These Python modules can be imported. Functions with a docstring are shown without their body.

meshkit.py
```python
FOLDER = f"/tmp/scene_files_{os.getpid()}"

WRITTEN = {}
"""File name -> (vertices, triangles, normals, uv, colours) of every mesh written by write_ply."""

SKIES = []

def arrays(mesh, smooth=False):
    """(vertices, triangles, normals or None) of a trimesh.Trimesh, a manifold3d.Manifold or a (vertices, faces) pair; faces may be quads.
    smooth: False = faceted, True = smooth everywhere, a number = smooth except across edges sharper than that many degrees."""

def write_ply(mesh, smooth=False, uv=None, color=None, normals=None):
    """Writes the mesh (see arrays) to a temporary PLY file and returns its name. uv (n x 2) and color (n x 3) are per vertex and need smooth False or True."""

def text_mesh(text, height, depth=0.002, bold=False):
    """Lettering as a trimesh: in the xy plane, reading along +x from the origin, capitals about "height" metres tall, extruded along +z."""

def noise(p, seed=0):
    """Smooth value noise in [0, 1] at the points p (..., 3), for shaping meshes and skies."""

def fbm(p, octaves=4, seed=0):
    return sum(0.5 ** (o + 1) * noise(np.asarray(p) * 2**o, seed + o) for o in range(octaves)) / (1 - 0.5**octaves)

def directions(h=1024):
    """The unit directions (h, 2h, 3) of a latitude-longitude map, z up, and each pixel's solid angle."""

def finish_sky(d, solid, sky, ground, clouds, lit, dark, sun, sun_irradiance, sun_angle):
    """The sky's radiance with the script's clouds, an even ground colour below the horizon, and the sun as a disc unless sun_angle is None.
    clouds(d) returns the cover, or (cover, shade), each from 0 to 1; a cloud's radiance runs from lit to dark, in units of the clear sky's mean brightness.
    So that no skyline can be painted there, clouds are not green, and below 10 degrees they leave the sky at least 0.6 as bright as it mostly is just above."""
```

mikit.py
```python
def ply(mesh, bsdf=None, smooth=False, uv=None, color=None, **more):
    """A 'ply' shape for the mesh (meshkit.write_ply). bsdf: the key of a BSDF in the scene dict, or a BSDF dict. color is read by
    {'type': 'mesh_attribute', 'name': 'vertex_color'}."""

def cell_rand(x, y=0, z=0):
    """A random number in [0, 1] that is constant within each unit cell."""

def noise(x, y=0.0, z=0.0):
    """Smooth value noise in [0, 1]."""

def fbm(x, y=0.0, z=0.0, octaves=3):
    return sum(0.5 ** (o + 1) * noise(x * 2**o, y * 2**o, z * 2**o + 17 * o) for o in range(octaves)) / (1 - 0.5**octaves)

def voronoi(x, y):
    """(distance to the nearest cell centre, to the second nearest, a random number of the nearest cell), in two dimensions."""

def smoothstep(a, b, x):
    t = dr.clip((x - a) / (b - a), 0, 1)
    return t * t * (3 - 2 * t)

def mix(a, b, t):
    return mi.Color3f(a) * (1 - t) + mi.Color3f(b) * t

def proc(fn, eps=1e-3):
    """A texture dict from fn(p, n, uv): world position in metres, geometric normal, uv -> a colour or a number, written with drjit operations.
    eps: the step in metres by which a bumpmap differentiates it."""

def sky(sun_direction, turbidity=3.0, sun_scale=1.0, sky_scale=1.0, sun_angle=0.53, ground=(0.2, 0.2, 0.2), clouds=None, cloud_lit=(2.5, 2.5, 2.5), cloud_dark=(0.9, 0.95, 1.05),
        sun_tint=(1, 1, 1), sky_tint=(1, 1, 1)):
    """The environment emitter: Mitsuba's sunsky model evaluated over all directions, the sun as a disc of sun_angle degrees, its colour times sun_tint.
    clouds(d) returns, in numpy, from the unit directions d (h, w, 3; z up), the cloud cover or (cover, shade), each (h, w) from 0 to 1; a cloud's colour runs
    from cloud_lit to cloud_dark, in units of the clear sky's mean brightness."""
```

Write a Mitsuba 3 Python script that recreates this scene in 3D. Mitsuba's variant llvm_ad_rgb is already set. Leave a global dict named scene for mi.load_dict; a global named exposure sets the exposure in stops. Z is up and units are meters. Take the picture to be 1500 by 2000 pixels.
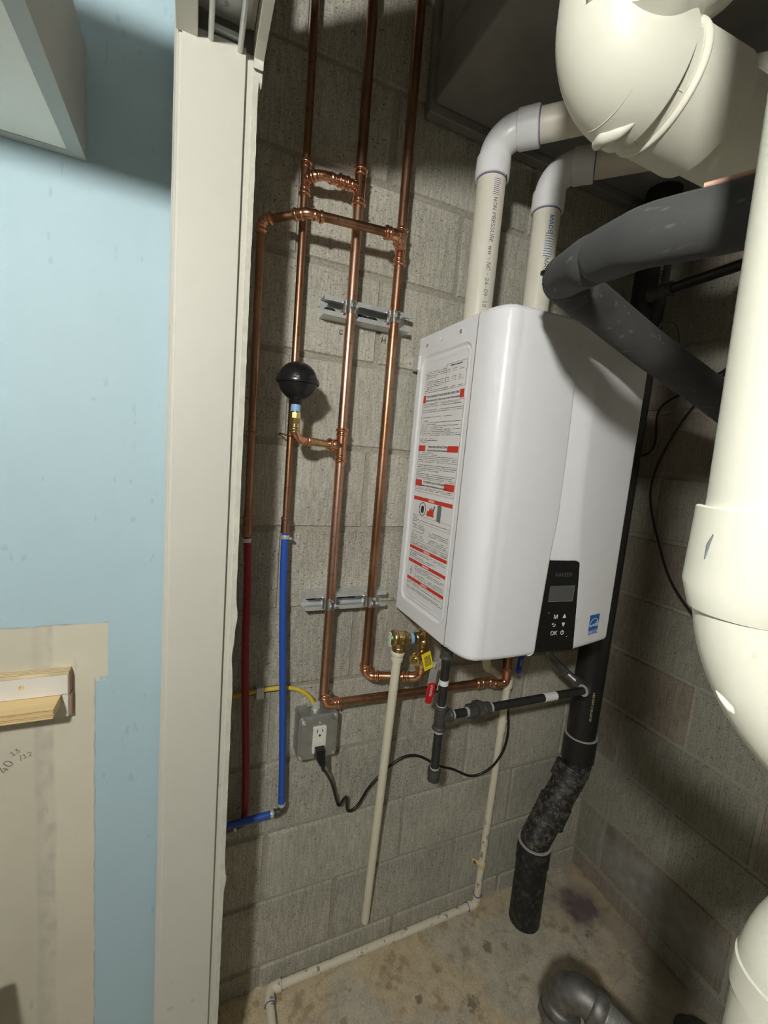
import math, numpy as np, trimesh, mitsuba as mi, mikit, meshkit
import drjit as dr
from shapely.geometry import Polygon, Point, LineString, box as sbox
from mikit import proc, noise, fbm, cell_rand, smoothstep, mix
T = mi.ScalarTransform4f
rng = np.random.default_rng(7)
scene, labels = {'type': 'scene'}, {}

# ---------------------------------------------------------------- camera, light, exposure
exposure = 0.0
EYE = np.array([-0.607, -1.025, 1.480])
FWD, DOWN = np.array([0.405, 0.906, -0.126]), np.array([0.027, -0.149, -0.988])
scene['camera'] = {'type': 'perspective', 'fov': 2 * math.degrees(math.atan(750 / 848.4)), 'fov_axis': 'x', 'near_clip': 0.02, 'far_clip': 50,
    'to_world': T().look_at(origin=EYE.tolist(), target=(EYE + FWD).tolist(), up=(-DOWN).tolist())}
BULB = np.array([-1.02, -1.40, 1.93])
BULB_L = 860.0
CEIL_L = 2.0

# ---------------------------------------------------------------- helpers
def numbered(name):
    if name not in used: used[name] = 0; return name
    used[name] += 1
    return '%s_%03d' % (name, used[name])
used = {}
def thing(name, label, cat, group=None):
    k = numbered(name); labels[k] = {'label': label, 'category': cat}
    if group: labels[k]['group'] = group
    return k
def part(parent, name, mesh, m, smooth=35, label=None, **more):
    k = numbered(parent + '__' + name if parent else name)
    scene[k] = mesh if isinstance(mesh, dict) else mikit.ply(mesh, m, smooth=smooth, **more)
    if label: labels.setdefault(k, {})['label'] = label
    return k
def struct(name, mesh, m, label=None, smooth=False, parent=None):
    k = part(parent, name, mesh, m, smooth)
    if not parent: labels[k] = {'kind': 'structure', **({'label': label} if label else {})}
    return k
cat = trimesh.util.concatenate
def V(*a): return np.array(a, float)
def unit(v): v = np.asarray(v, float); return v / np.linalg.norm(v)
def bx(x0, x1, y0, y1, z0, z1, b=0.0):
    """box, its edges chamfered by b"""
    lo, hi = np.minimum([x0, y0, z0], [x1, y1, z1]), np.maximum([x0, y0, z0], [x1, y1, z1])
    if b <= 0:
        return trimesh.creation.box(extents=hi - lo, transform=trimesh.transformations.translation_matrix((lo + hi) / 2))
    pts = []
    for sx in (0, 1):
        for sy in (0, 1):
            for sz in (0, 1):
                p = np.where([sx, sy, sz], hi, lo); d = np.where([sx, sy, sz], -b, b)
                for k in range(3):
                    q = p + d; q[k] = p[k]; pts.append(q)
    return trimesh.convex.convex_hull(np.array(pts))
def tube(P, R, n=20, caps=True):
    P = np.asarray(P, float); m = len(P); R = np.broadcast_to(np.asarray(R, float), (m,))
    t = np.gradient(P, axis=0); t /= np.linalg.norm(t, axis=1, keepdims=True)
    a = np.cross(t[0], [0.31, 0.17, 0.93]); 
    if np.linalg.norm(a) < .1: a = np.cross(t[0], [1, 0, 0])
    a = unit(a); A = []
    for k in range(m):
        a = unit(a - t[k] * (a @ t[k])); A.append(a)
    A = np.array(A); B = np.cross(t, A)
    th = np.linspace(0, 2 * np.pi, n, endpoint=False)
    v = P[:, None] + R[:, None, None] * (A[:, None] * np.cos(th)[None, :, None] + B[:, None] * np.sin(th)[None, :, None])
    v = v.reshape(-1, 3); i = np.arange(m - 1)[:, None] * n; j = np.arange(n)[None]; j2 = (j + 1) % n
    f = np.concatenate([np.stack([i + j, i + j2, i + n + j2], -1).reshape(-1, 3), np.stack([i + j, i + n + j2, i + n + j], -1).reshape(-1, 3)])
    if caps:
        k = len(v); v = np.vstack([v, P[:1], P[-1:]])
        j = np.arange(n)
        f = np.vstack([f, np.stack([np.full(n, k), (j + 1) % n, j], -1), np.stack([np.full(n, k + 1), (m - 1) * n + j, (m - 1) * n + (j + 1) % n], -1)])
    return trimesh.Trimesh(v, f, process=False)
def rpath(pts, r, seg=10):
    """polyline with its corners rounded to radius r (one value or one per corner)"""
    pts = [np.asarray(p, float) for p in pts]; out = [pts[0]]
    rs = r if isinstance(r, (list, tuple)) else [r] * (len(pts) - 2)
    for k in range(1, len(pts) - 1):
        a, b = unit(pts[k - 1] - pts[k]), unit(pts[k + 1] - pts[k])
        ang = math.acos(np.clip(a @ b, -1, 1))
        if ang > math.pi - .02: out.append(pts[k]); continue
        d = min(rs[k - 1] / math.tan(ang / 2), .49 * np.linalg.norm(pts[k - 1] - pts[k]) if k > 1 else .98 * np.linalg.norm(pts[k - 1] - pts[k]), .49 * np.linalg.norm(pts[k + 1] - pts[k]) if k < len(pts) - 2 else .98 * np.linalg.norm(pts[k + 1] - pts[k]))
        rr = d * math.tan(ang / 2); c = pts[k] + unit(a + b) * rr / math.sin(ang / 2)
        u, w = pts[k] + a * d - c, pts[k] + b * d - c; om = math.pi - ang
        for s in np.linspace(0, 1, seg): out.append(c + (np.sin((1 - s) * om) * u + np.sin(s * om) * w) / math.sin(om))
    out.append(pts[-1]); out = np.array(out)
    keep = np.r_[True, np.linalg.norm(np.diff(out, axis=0), axis=1) > 1e-6]
    return out[keep]
def resample(P, step):
    s = np.r_[0, np.cumsum(np.linalg.norm(np.diff(P, axis=0), axis=1))]
    q = np.linspace(0, s[-1], max(3, int(s[-1] / step) + 1))
    return np.stack([np.interp(q, s, P[:, k]) for k in range(3)], -1), q
def spline(pts, n=60):
    from scipy.interpolate import CubicSpline
    p = np.array(pts, float); s = np.r_[0, np.cumsum(np.linalg.norm(np.diff(p, axis=0), axis=1))]
    return CubicSpline(s, p)(np.linspace(0, s[-1], n))
def fit(P, r, bumps=(), step=.0012, n=20):
    """pipe fitting: a tube along P whose radius swells at the bumps (distance from either end or from the start, half width, height)"""
    P, s = resample(np.asarray(P, float), step); R = np.full(len(s), float(r)); L = s[-1]
    for s0, w, h in bumps:
        s0 = s0 if s0 >= 0 else L + s0
        R = np.maximum(R, r + h * np.sqrt(np.clip(1 - ((s - s0) / w) ** 2, 0, 1)))
    return tube(P, R, n)
BEADS = lambda k=1.0: ((.006, .0034 * k, .0031 * k), (-.006, .0034 * k, .0031 * k), (.0155, .0022, .0018), (-.0155, .0022, .0018))
def elbow(c, d1, d2, r, leg=.030, bend=.018, leg2=None):
    c = V(*c); P = rpath([c + unit(d1) * leg, c, c + unit(d2) * (leg2 or leg)], bend, 12)
    return fit(P, r + .0013, BEADS())
def coupling(c, d, r, half=.022):
    d = unit(d); return fit([V(*c) - d * half, V(*c) + d * half], r + .0013, BEADS())
def tee(c, d, b, r, half=.036, br=.034, rb=None):
    d, b, c = unit(d), unit(b), V(*c)
    return cat([fit([c - d * half, c + d * half], r + .0013, BEADS()), fit([c, c + b * br], (rb or r) + .0013, ((-.006, .0038, .0024), (-.0155, .0018, .001)))])
def ring(c, d, r, w, R, n=24):
    d = unit(d); return tube([V(*c) - d * w / 2, V(*c) - d * w / 2 * .7, V(*c) + d * w / 2 * .7, V(*c) + d * w / 2], [R - (R - r) * .4, R, R, R - (R - r) * .4], n)
def align(mesh, z, x=None, at=(0, 0, 0)):
    """local z -> z, local x -> x"""
    z = unit(z); x = unit(np.cross([0, 0, 1], z) if x is None and abs(z[2]) < .99 else ([1, 0, 0] if x is None else x))
    x = unit(x - z * (x @ z)); M = np.eye(4); M[:3, 0], M[:3, 1], M[:3, 2], M[:3, 3] = x, np.cross(z, x), z, at
    m = mesh.copy(); m.apply_transform(M); return m
def prism(poly, h, z, x, at):
    return align(cat([trimesh.creation.extrude_polygon(g, h, engine='earcut') for g in getattr(poly, 'geoms', [poly])]), z, x, at)
def ngon(c, d, r, h, n=6, x=None):
    a = np.linspace(0, 2 * np.pi, n, endpoint=False)
    return prism(Polygon(np.c_[np.cos(a), np.sin(a)] * r), h, d, x, V(*c) - unit(d) * h / 2)
def rrect(w, h, r, n=6):
    return sbox(-w / 2 + r, -h / 2 + r, w / 2 - r, h / 2 - r).buffer(r, quad_segs=n)
def words(text, h, z, x, at, depth=.0003, bold=False, center=False):
    m = meshkit.text_mesh(text, h, depth, bold)
    if center: m.apply_translation([-(m.bounds[0][0] + m.bounds[1][0]) / 2, 0, 0])
    return align(m, z, x, at)
def wrap_text(text, h, p0, down, R, side, start=0.0, depth=.0004, spin=0.0, bold=False):
    """lettering that runs along the axis direction 'down' from p0 on a cylinder of radius R; side: the outward direction it faces"""
    m = meshkit.text_mesh(text, h, depth, bold); m = m.subdivide(); v = m.vertices
    down, side = unit(down), unit(side); side = unit(side - down * (side @ down)); tang = np.cross(side, down)
    a = (v[:, 1] - h / 2) / R + spin; rr = R + v[:, 2]
    w = V(*p0) + np.outer(v[:, 0] + start, down) + (np.cos(a) * rr)[:, None] * side + (np.sin(a) * rr)[:, None] * tang
    return trimesh.Trimesh(w, m.faces, process=False)

# ---------------------------------------------------------------- materials
def rgb(*c): return {'type': 'rgb', 'value': list(c)}
def mat(name, color, rough=.5, metal=0., spec=.5, bump=None, scale=.001, **k):
    d = {'type': 'principled', 'base_color': proc(color) if callable(color) else rgb(*color), 'roughness': proc(rough) if callable(rough) else float(rough), 'metallic': float(metal), **({} if metal else {'specular': float(spec)}), **k}
    if bump: d = {'type': 'bumpmap', 'arbitrary': {**proc(bump, 6e-4)}, 'scale': float(scale), 'bsdf': d}
    scene[name] = {'type': 'twosided', 'bsdf': d}
    return name
S, Z0 = .2032, .0713
def cmu(u, z, p, row_shift):
    row = dr.floor((z - Z0) / S); col = dr.floor((u + row_shift(row)) / .4064)
    tone = cell_rand(row, col, 3)
    streak = noise(u * 420, z * 40, 5); speck = noise(p.x * 520 + p.y * 90, p.y * 520, p.z * 520)
    pores = smoothstep(.80, .92, noise(p.x * 330 + 40, p.y * 330, p.z * 230))
    cloud = fbm(p.x * 7, p.y * 7, p.z * 7, 3)
    v = .80 + .16 * tone + .32 * (streak - .5) + .50 * (speck - .5) + .30 * (cloud - .5)
    return v * (1 - .55 * pores), cell_rand(row, col, 9)
par = lambda row: row - 2 * dr.floor(row / 2)
def block_back(p, n, uv):
    v, h = cmu(p.x, p.z, p, lambda r: .2032 * (1 - par(r)))
    return mix(mi.Color3f(.50, .475, .40), mi.Color3f(.455, .445, .38), h) * v
def block_right(p, n, uv):
    v, h = cmu(p.y, p.z, p, lambda r: .1 + .2032 * par(r))
    c = mix(mi.Color3f(.31, .27, .22), mi.Color3f(.335, .33, .27), smoothstep(.35, .6, h))
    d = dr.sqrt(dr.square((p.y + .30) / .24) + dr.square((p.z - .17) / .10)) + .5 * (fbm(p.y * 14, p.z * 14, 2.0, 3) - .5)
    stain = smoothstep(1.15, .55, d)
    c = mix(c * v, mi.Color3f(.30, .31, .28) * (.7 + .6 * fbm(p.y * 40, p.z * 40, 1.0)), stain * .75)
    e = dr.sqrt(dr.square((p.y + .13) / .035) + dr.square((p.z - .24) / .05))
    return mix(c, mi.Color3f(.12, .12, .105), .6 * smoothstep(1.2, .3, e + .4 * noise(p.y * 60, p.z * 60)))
grain = lambda p, n, uv: noise(p.x * 500 + p.y * 130, p.y * 500, p.z * 260)
mat('block_back', block_back, .95, spec=.2, bump=grain, scale=.0011)
mat('block_right', block_right, .95, spec=.2, bump=grain, scale=.0011)
mat('mortar', lambda p, n, uv: mi.Color3f(.37, .35, .29) * (.72 + .4 * noise(p.x * 300 + p.y * 77, p.y * 300, p.z * 300) + .25 * (fbm(p.x * 9, p.y * 9, p.z * 9) - .5)), .95, spec=.2)
def concrete(p, n, uv):
    c = fbm(p.x * 6, p.y * 6, 1.0, 4); f = fbm(p.x * 45, p.y * 45, 3.0, 3); s = noise(p.x * 420, p.y * 420)
    col = mix(mi.Color3f(.52, .475, .385), mi.Color3f(.58, .485, .33), smoothstep(.42, .66, c)) * (.66 + .36 * f + .30 * s)
    rust = smoothstep(.58, .80, fbm(p.x * 34 + 9, p.y * 34, 7.0, 4)) * .45
    col = mix(col, mi.Color3f(.22, .125, .06), rust)
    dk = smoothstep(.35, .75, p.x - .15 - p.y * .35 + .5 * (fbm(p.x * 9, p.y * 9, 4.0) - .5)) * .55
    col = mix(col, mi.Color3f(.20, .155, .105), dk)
    d = dr.sqrt(dr.square((p.x - .655) / .085) + dr.square((p.y + .135) / .085)) + .9 * (fbm(p.x * 26, p.y * 26, 9.0, 3) - .5)
    col = mix(col, mi.Color3f(.085, .05, .075), .75 * smoothstep(1.05, .35, d))
    for (x, y, r) in ((.145, -.235, .022), (.005, -.175, .012), (.27, -.13, .018), (.60, -.215, .007), (-.02, -.30, .016)):
        e = dr.sqrt(dr.square(p.x - x) + dr.square(p.y - y)) / r + .9 * (noise(p.x * 150, p.y * 150) - .5)
        col = mix(col, mi.Color3f(.12, .085, .05), .65 * smoothstep(1.1, .5, e))
    crack = smoothstep(.012, .004, dr.abs(fbm(p.x * 5 + 3, p.y * 5, 11.0, 3) - .52)) * .12
    return col * (1 - crack)
mat('concrete', concrete, .8, spec=.35, bump=lambda p, n, uv: .6 * fbm(p.x * 60, p.y * 60, 1.0, 3) + .25 * noise(p.x * 420, p.y * 420), scale=.0016)
def blue_wall(p, n, uv):
    jag = .0025 * (fbm(p.x * 45, p.z * 45, 2.0, 3) - .5)
    x, z = p.x + jag, p.z + jag
    a = (x < -.7375) & (z > 1.046) & (z < 1.1475)
    b = (x < -.7575) & (z < 1.0462)
    c = (x < -.742) & (z > 1.038) & (z < 1.05) & (noise(p.x * 170, p.z * 170) > .45)
    bare = a | b | c
    blue = mi.Color3f(.39, .525, .585) * (.97 + .06 * fbm(p.x * 8, p.z * 8, 1.0, 3))
    m = fbm(p.x * 50, p.z * 34, 5.0, 4); band = smoothstep(.018, .010, dr.abs(p.x + .832 + .004 * (noise(p.z * 9) - .5)))
    base = mix(mi.Color3f(.60, .565, .455), mi.Color3f(.535, .505, .405), smoothstep(-.825, -.845, p.x))
    beige = base * (.94 + .12 * fbm(p.x * 14, p.z * 14, 3.0, 3))
    beige = mix(beige, mi.Color3f(.44, .42, .35), band * (.25 + .5 * smoothstep(.3, .75, m)))
    scuff = smoothstep(.80, .86, fbm(p.x * 70 + 5, p.z * 30, 8.0, 3)) * .10
    col = dr.select(bare, beige, blue) * (1 - scuff)
    edge = dr.minimum(dr.abs(x + .7575) + 10 * (z > 1.046), dr.minimum(dr.abs(z - 1.1475) + 10 * (x > -.7375), 1.0))
    return col * (1 - .30 * smoothstep(.0022, .0006, edge) * noise(p.z * 60, p.x * 60))
def orange_peel(p, n, uv): return noise(p.x * 190, p.y * 190, p.z * 190) * .6 + .4 * noise(p.x * 420, p.y * 420, p.z * 420)
mat('blue_wall', blue_wall, .55, spec=.3, bump=orange_peel, scale=.00035)
def cream(p, n, uv):
    s = smoothstep(.74, .80, fbm(p.x * 90, p.y * 90, p.z * 34, 3)) * smoothstep(.55, .75, noise(p.x * 9, p.y * 9, p.z * 7))
    return mix(mi.Color3f(.53, .52, .46) * (.97 + .06 * fbm(p.x * 9, p.y * 9, p.z * 9)), mi.Color3f(.40, .385, .33), s * .5)
mat('cream_paint', cream, .5, spec=.4, bump=orange_peel, scale=.0002)
mat('drywall_edge', lambda p, n, uv: mi.Color3f(.54, .53, .455) * (.85 + .25 * fbm(p.x * 90, p.y * 90, p.z * 60)), .9, spec=.2)
mat('gap_grey', (.30, .29, .25), .9, spec=.2)
mat('room_paint', (.14, .14, .145), .8, spec=.3)
mat('ceiling_white', (.14, .14, .13), .9, spec=.2)
mat('dark_wood', lambda p, n, uv: mi.Color3f(.10, .075, .05) * (.6 + .8 * fbm(p.x * 6, p.y * 60, p.z * 60)), .85, spec=.2)
mat('duct_metal', lambda p, n, uv: mi.Color3f(.22, .22, .21) * (.75 + .5 * fbm(p.x * 12, p.y * 12, p.z * 12, 4)), .55, spec=.4)
def copper_tone(c, d, m):
    def f(p, n, uv):
        t = fbm(p.x * 28 + p.y * 5, p.y * 28, p.z * 9, 3); s = smoothstep(.62, .72, fbm(p.x * 130, p.y * 130, p.z * 130, 3))
        return mix(mix(mi.Color3f(*c), mi.Color3f(*d), smoothstep(.35, .7, t) * m), mi.Color3f(.16, .07, .035), s * .35)
    return f
mat('copper', copper_tone((.69, .42, .305), (.44, .25, .17), .6), .36, 1.0)
mat('copper_dull', copper_tone((.46, .255, .16), (.27, .135, .07), .8), .38, 1.0)
mat('copper_fitting', copper_tone((.85, .44, .28), (.62, .30, .17), .5), .22, 1.0)
mat('brass', copper_tone((.66, .47, .23), (.45, .30, .14), .6), .28, 1.0)
mat('gold_brass', (.83, .66, .30), .2, 1.0)
mat('zinc', lambda p, n, uv: mi.Color3f(.62, .64, .63) * (.8 + .35 * fbm(p.x * 60, p.y * 60, p.z * 60)), .42, .55)
mat('box_steel', lambda p, n, uv: mi.Color3f(.50, .52, .52) * (.8 + .35 * fbm(p.x * 50, p.y * 50, p.z * 50)), .42, .9)
mat('chrome', (.80, .81, .82), .14, 1.0)
mat('steel_dark', lambda p, n, uv: mi.Color3f(.23, .225, .21) * (.5 + .8 * fbm(p.x * 90, p.y * 90, p.z * 90, 4)), .52, .8)
mat('conduit_steel', lambda p, n, uv: mi.Color3f(.20, .20, .20) * (.8 + .3 * fbm(p.x * 60, p.y * 60, p.z * 60)), .40, .8)
mat('black_iron', lambda p, n, uv: mi.Color3f(.022, .022, .022) * (.6 + .8 * fbm(p.x * 70, p.y * 70, p.z * 70)), .32, spec=.5)
mat('iron_fitting', lambda p, n, uv: mi.Color3f(.055, .052, .048) * (.5 + 1.0 * fbm(p.x * 90, p.y * 90, p.z * 90)), .5, spec=.5, bump=lambda p, n, uv: fbm(p.x * 220, p.y * 220, p.z * 220), scale=.0008)
mat('thread_grey', (.42, .42, .42), .45, spec=.5)
mat('heater_white', (.80, .81, .835), .16, spec=.5, clearcoat=.6, clearcoat_gloss=.9)
mat('heater_side', (.78, .79, .815), .30, spec=.5)
mat('seam_tan', (.62, .57, .45), .7)
mat('black_gloss', (.004, .004, .005), .10, spec=.5)
mat('black_plastic', (.010, .010, .011), .28, spec=.5)
mat('black_cable', (.010, .010, .010), .35, spec=.5)
mat('screen', (.085, .088, .082), .22)
mat('silver_trim', (.75, .75, .74), .2, 1.0)
mat('print_white', (.80, .80, .80), .6)
mat('print_dim', (.055, .055, .06), .5)
mat('print_black', (.03, .03, .03), .6)
mat('print_red', (.62, .045, .03), .5)
mat('print_grey', (.16, .17, .18), .6)
mat('star_blue', (.012, .115, .40), .4)
def pvc(p, n, uv):
    s = smoothstep(.78, .84, fbm(p.x * 120, p.y * 120, p.z * 60, 3))
    return mix(mi.Color3f(.715, .71, .605) * (.97 + .05 * fbm(p.x * 12, p.y * 12, p.z * 12)), mi.Color3f(.45, .43, .36), s * .22)
mat('pvc_near', pvc, .42, spec=.4)
mat('pvc_pipe', lambda p, n, uv: mi.Color3f(.68, .655, .565) * (.95 + .1 * fbm(p.x * 15, p.y * 15, p.z * 6)), .35, spec=.5)
mat('pvc_fitting', (.72, .73, .74), .32, spec=.5)
mat('primer_purple', (.16, .12, .30), .5)
def cpvc_c(p, n, uv):
    s = smoothstep(.60, .72, fbm(p.x * 90, p.y * 90, p.z * 45, 3)) * smoothstep(.62, .2, p.z)
    return mix(mi.Color3f(.72, .68, .55), mi.Color3f(.16, .13, .095), s * .75)
mat('cpvc_clean', (.73, .69, .55), .4)
mat('cpvc', cpvc_c, .45)
mat('abs_black', lambda p, n, uv: mi.Color3f(.014, .014, .014) * (.7 + .6 * fbm(p.x * 50, p.y * 50, p.z * 50)), .38, spec=.5)
def abs_dirt(p, n, uv):
    d = smoothstep(.40, .75, fbm(p.x * 75, p.y * 75, p.z * 60, 4)); e = smoothstep(.60, .74, fbm(p.x * 210 + 7, p.y * 210, p.z * 170, 3))
    return mix(mix(mi.Color3f(.017, .017, .017), mi.Color3f(.13, .12, .095), d * .7), mi.Color3f(.30, .28, .24), e * .40)
mat('abs_dirty', abs_dirt, .5)
mat('abs_dusty', lambda p, n, uv: mix(mi.Color3f(.016, .016, .016), mi.Color3f(.06, .057, .05), smoothstep(.45, .80, fbm(p.x * 90, p.y * 90, p.z * 60, 4))), .5)
mat('rim_grey', (.40, .38, .33), .7)
mat('foam', lambda p, n, uv: mi.Color3f(.060, .061, .062) * (.8 + .35 * fbm(p.x * 25, p.y * 25, p.z * 25, 4)) + mi.Color3f(.05) * smoothstep(.66, .86, fbm(p.x * 90, p.y * 60, p.z * 120, 3)), .85, spec=.3)
mat('red_pex', (.27, .010, .020), .4)
mat('blue_pex', (.022, .085, .40), .4)
mat('nm_yellow', (.62, .47, .05), .45)
mat('handle_red', (.55, .02, .025), .4)
mat('handle_blue', (.012, .04, .30), .4)
mat('tag_yellow', (.82, .66, .015), .6)
mat('tape_blue', (.22, .42, .68), .5)
mat('lever_green', (.50, .66, .54), .5)
mat('white_plastic', (.72, .71, .66), .35)
mat('tape_white', (.76, .76, .75), .6)
mat('clamp_yellow', (.66, .56, .24), .6)
mat('cabinet_side', (.36, .355, .33), .6)
mat('cabinet_edge', (.46, .485, .455), .5)
mat('cabinet_bottom', (.93, .91, .83), .30)
def plywood(p, n, uv):
    l = dr.sin(p.z * 2300 + 2 * noise(p.x * 20)); 
    return mix(mi.Color3f(.62, .46, .23), mi.Color3f(.42, .28, .12), smoothstep(-.2, .6, l)) * (.85 + .3 * noise(p.x * 260, p.z * 700))
mat('ply_edge', plywood, .7)
mat('ply_edge_y', lambda p, n, uv: mix(mi.Color3f(.66, .56, .36), mi.Color3f(.40, .29, .15), smoothstep(-.2, .6, dr.sin(p.y * 1300 + noise(p.x * 20)))) * (.85 + .3 * noise(p.x * 60, p.y * 700)), .7)
mat('ply_face', lambda p, n, uv: mi.Color3f(.68, .50, .25) * (.93 + .14 * noise(p.x * 12, p.y * 160)), .6)
mat('melamine', lambda p, n, uv: mi.Color3f(.66, .64, .585) * (.96 + .08 * fbm(p.x * 20, p.z * 20)), .5)
mat('edge_brown', (.28, .18, .14), .7)
mat('pencil', (.22, .21, .18), .8)
mat('zip_black', (.01, .01, .01), .4)
mat('pink_copper', (.62, .36, .27), .5)
mat('plain_grey', lambda p, n, uv: mi.Color3f(.22, .22, .20) * (.7 + .6 * fbm(p.x * 40, p.y * 40, p.z * 40)), .7)

# ---------------------------------------------------------------- the setting
ZT = 2.75
def joint(k): return Z0 + k * S
def block_mesh(w, h):  # local: face at y=0 looking to -y, chamfered
    b, d = .0034, .0075
    f = Polygon([(0, 0), (w, 0), (w, h), (0, h)])
    v = np.array([[0, d, 0], [w, d, 0], [w, d, h], [0, d, h], [b, 0, b], [w - b, 0, b], [w - b, 0, h - b], [b, 0, h - b]], float)
    q = [(4, 5, 6, 7), (0, 1, 5, 4), (1, 2, 6, 5), (2, 3, 7, 6), (3, 0, 4, 7)]
    return (v, np.array(q))
def block_wall(wall, matname, lo, hi, shift, place):
    """blocks as parts of the wall; shift(k): where a head joint of course k lies; joints of 8 mm"""
    g = .0112; made = {}
    for k in range(-1, 13):
        z0, z1 = max(joint(k) + g / 2, .0), joint(k + 1) - g / 2
        x = shift(k) - .4064 * math.ceil((shift(k) - lo) / .4064)
        while x < hi:
            a, b = max(x + g / 2, lo), min(x + .4064 - g / 2, hi); x += .4064
            if b - a < .015: continue
            key = (round(b - a, 4), round(z1 - z0, 4))
            if key not in made: made[key] = mikit.ply(block_mesh(*key), matname)
            j = lambda s: float(rng.uniform(-s, s))
            part(wall, 'block', {**made[key], 'to_world': place(a + j(.0012), z0 + j(.001), j(.0007))}, None)
w = struct('wall_back', bx(-.80, .9, .0065, .12, 0, ZT), 'mortar', 'grey concrete block wall behind the water heater and the copper pipes')
block_wall(w, 'block_back', -.78, .768, lambda k: 0. if k % 2 else -.2032, lambda a, z, d: T().translate([a, d, z]))
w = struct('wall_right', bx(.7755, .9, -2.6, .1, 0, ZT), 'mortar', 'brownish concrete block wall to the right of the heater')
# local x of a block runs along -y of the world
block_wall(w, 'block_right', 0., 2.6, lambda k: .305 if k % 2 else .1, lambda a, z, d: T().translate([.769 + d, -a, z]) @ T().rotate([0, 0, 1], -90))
struct('floor', bx(-3., .9, -3.4, .1, -.1, 0), 'concrete', 'stained bare concrete floor')
struct('ceiling', bx(-.65, .9, -2.7, .1, ZT, ZT + .05), 'dark_wood', 'dark unfinished ceiling')
for k, y in enumerate((-.32, -.72, -1.13, -1.54, -1.95, -2.35)):
    part('ceiling', 'joist', bx(-.5, .75, y - .02, y + .02, ZT - .14, ZT), 'dark_wood')
struct('wall_closet_behind', bx(-.65, .9, -2.7, -2.6, 0, ZT), 'room_paint', 'block wall behind the camera')
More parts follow.
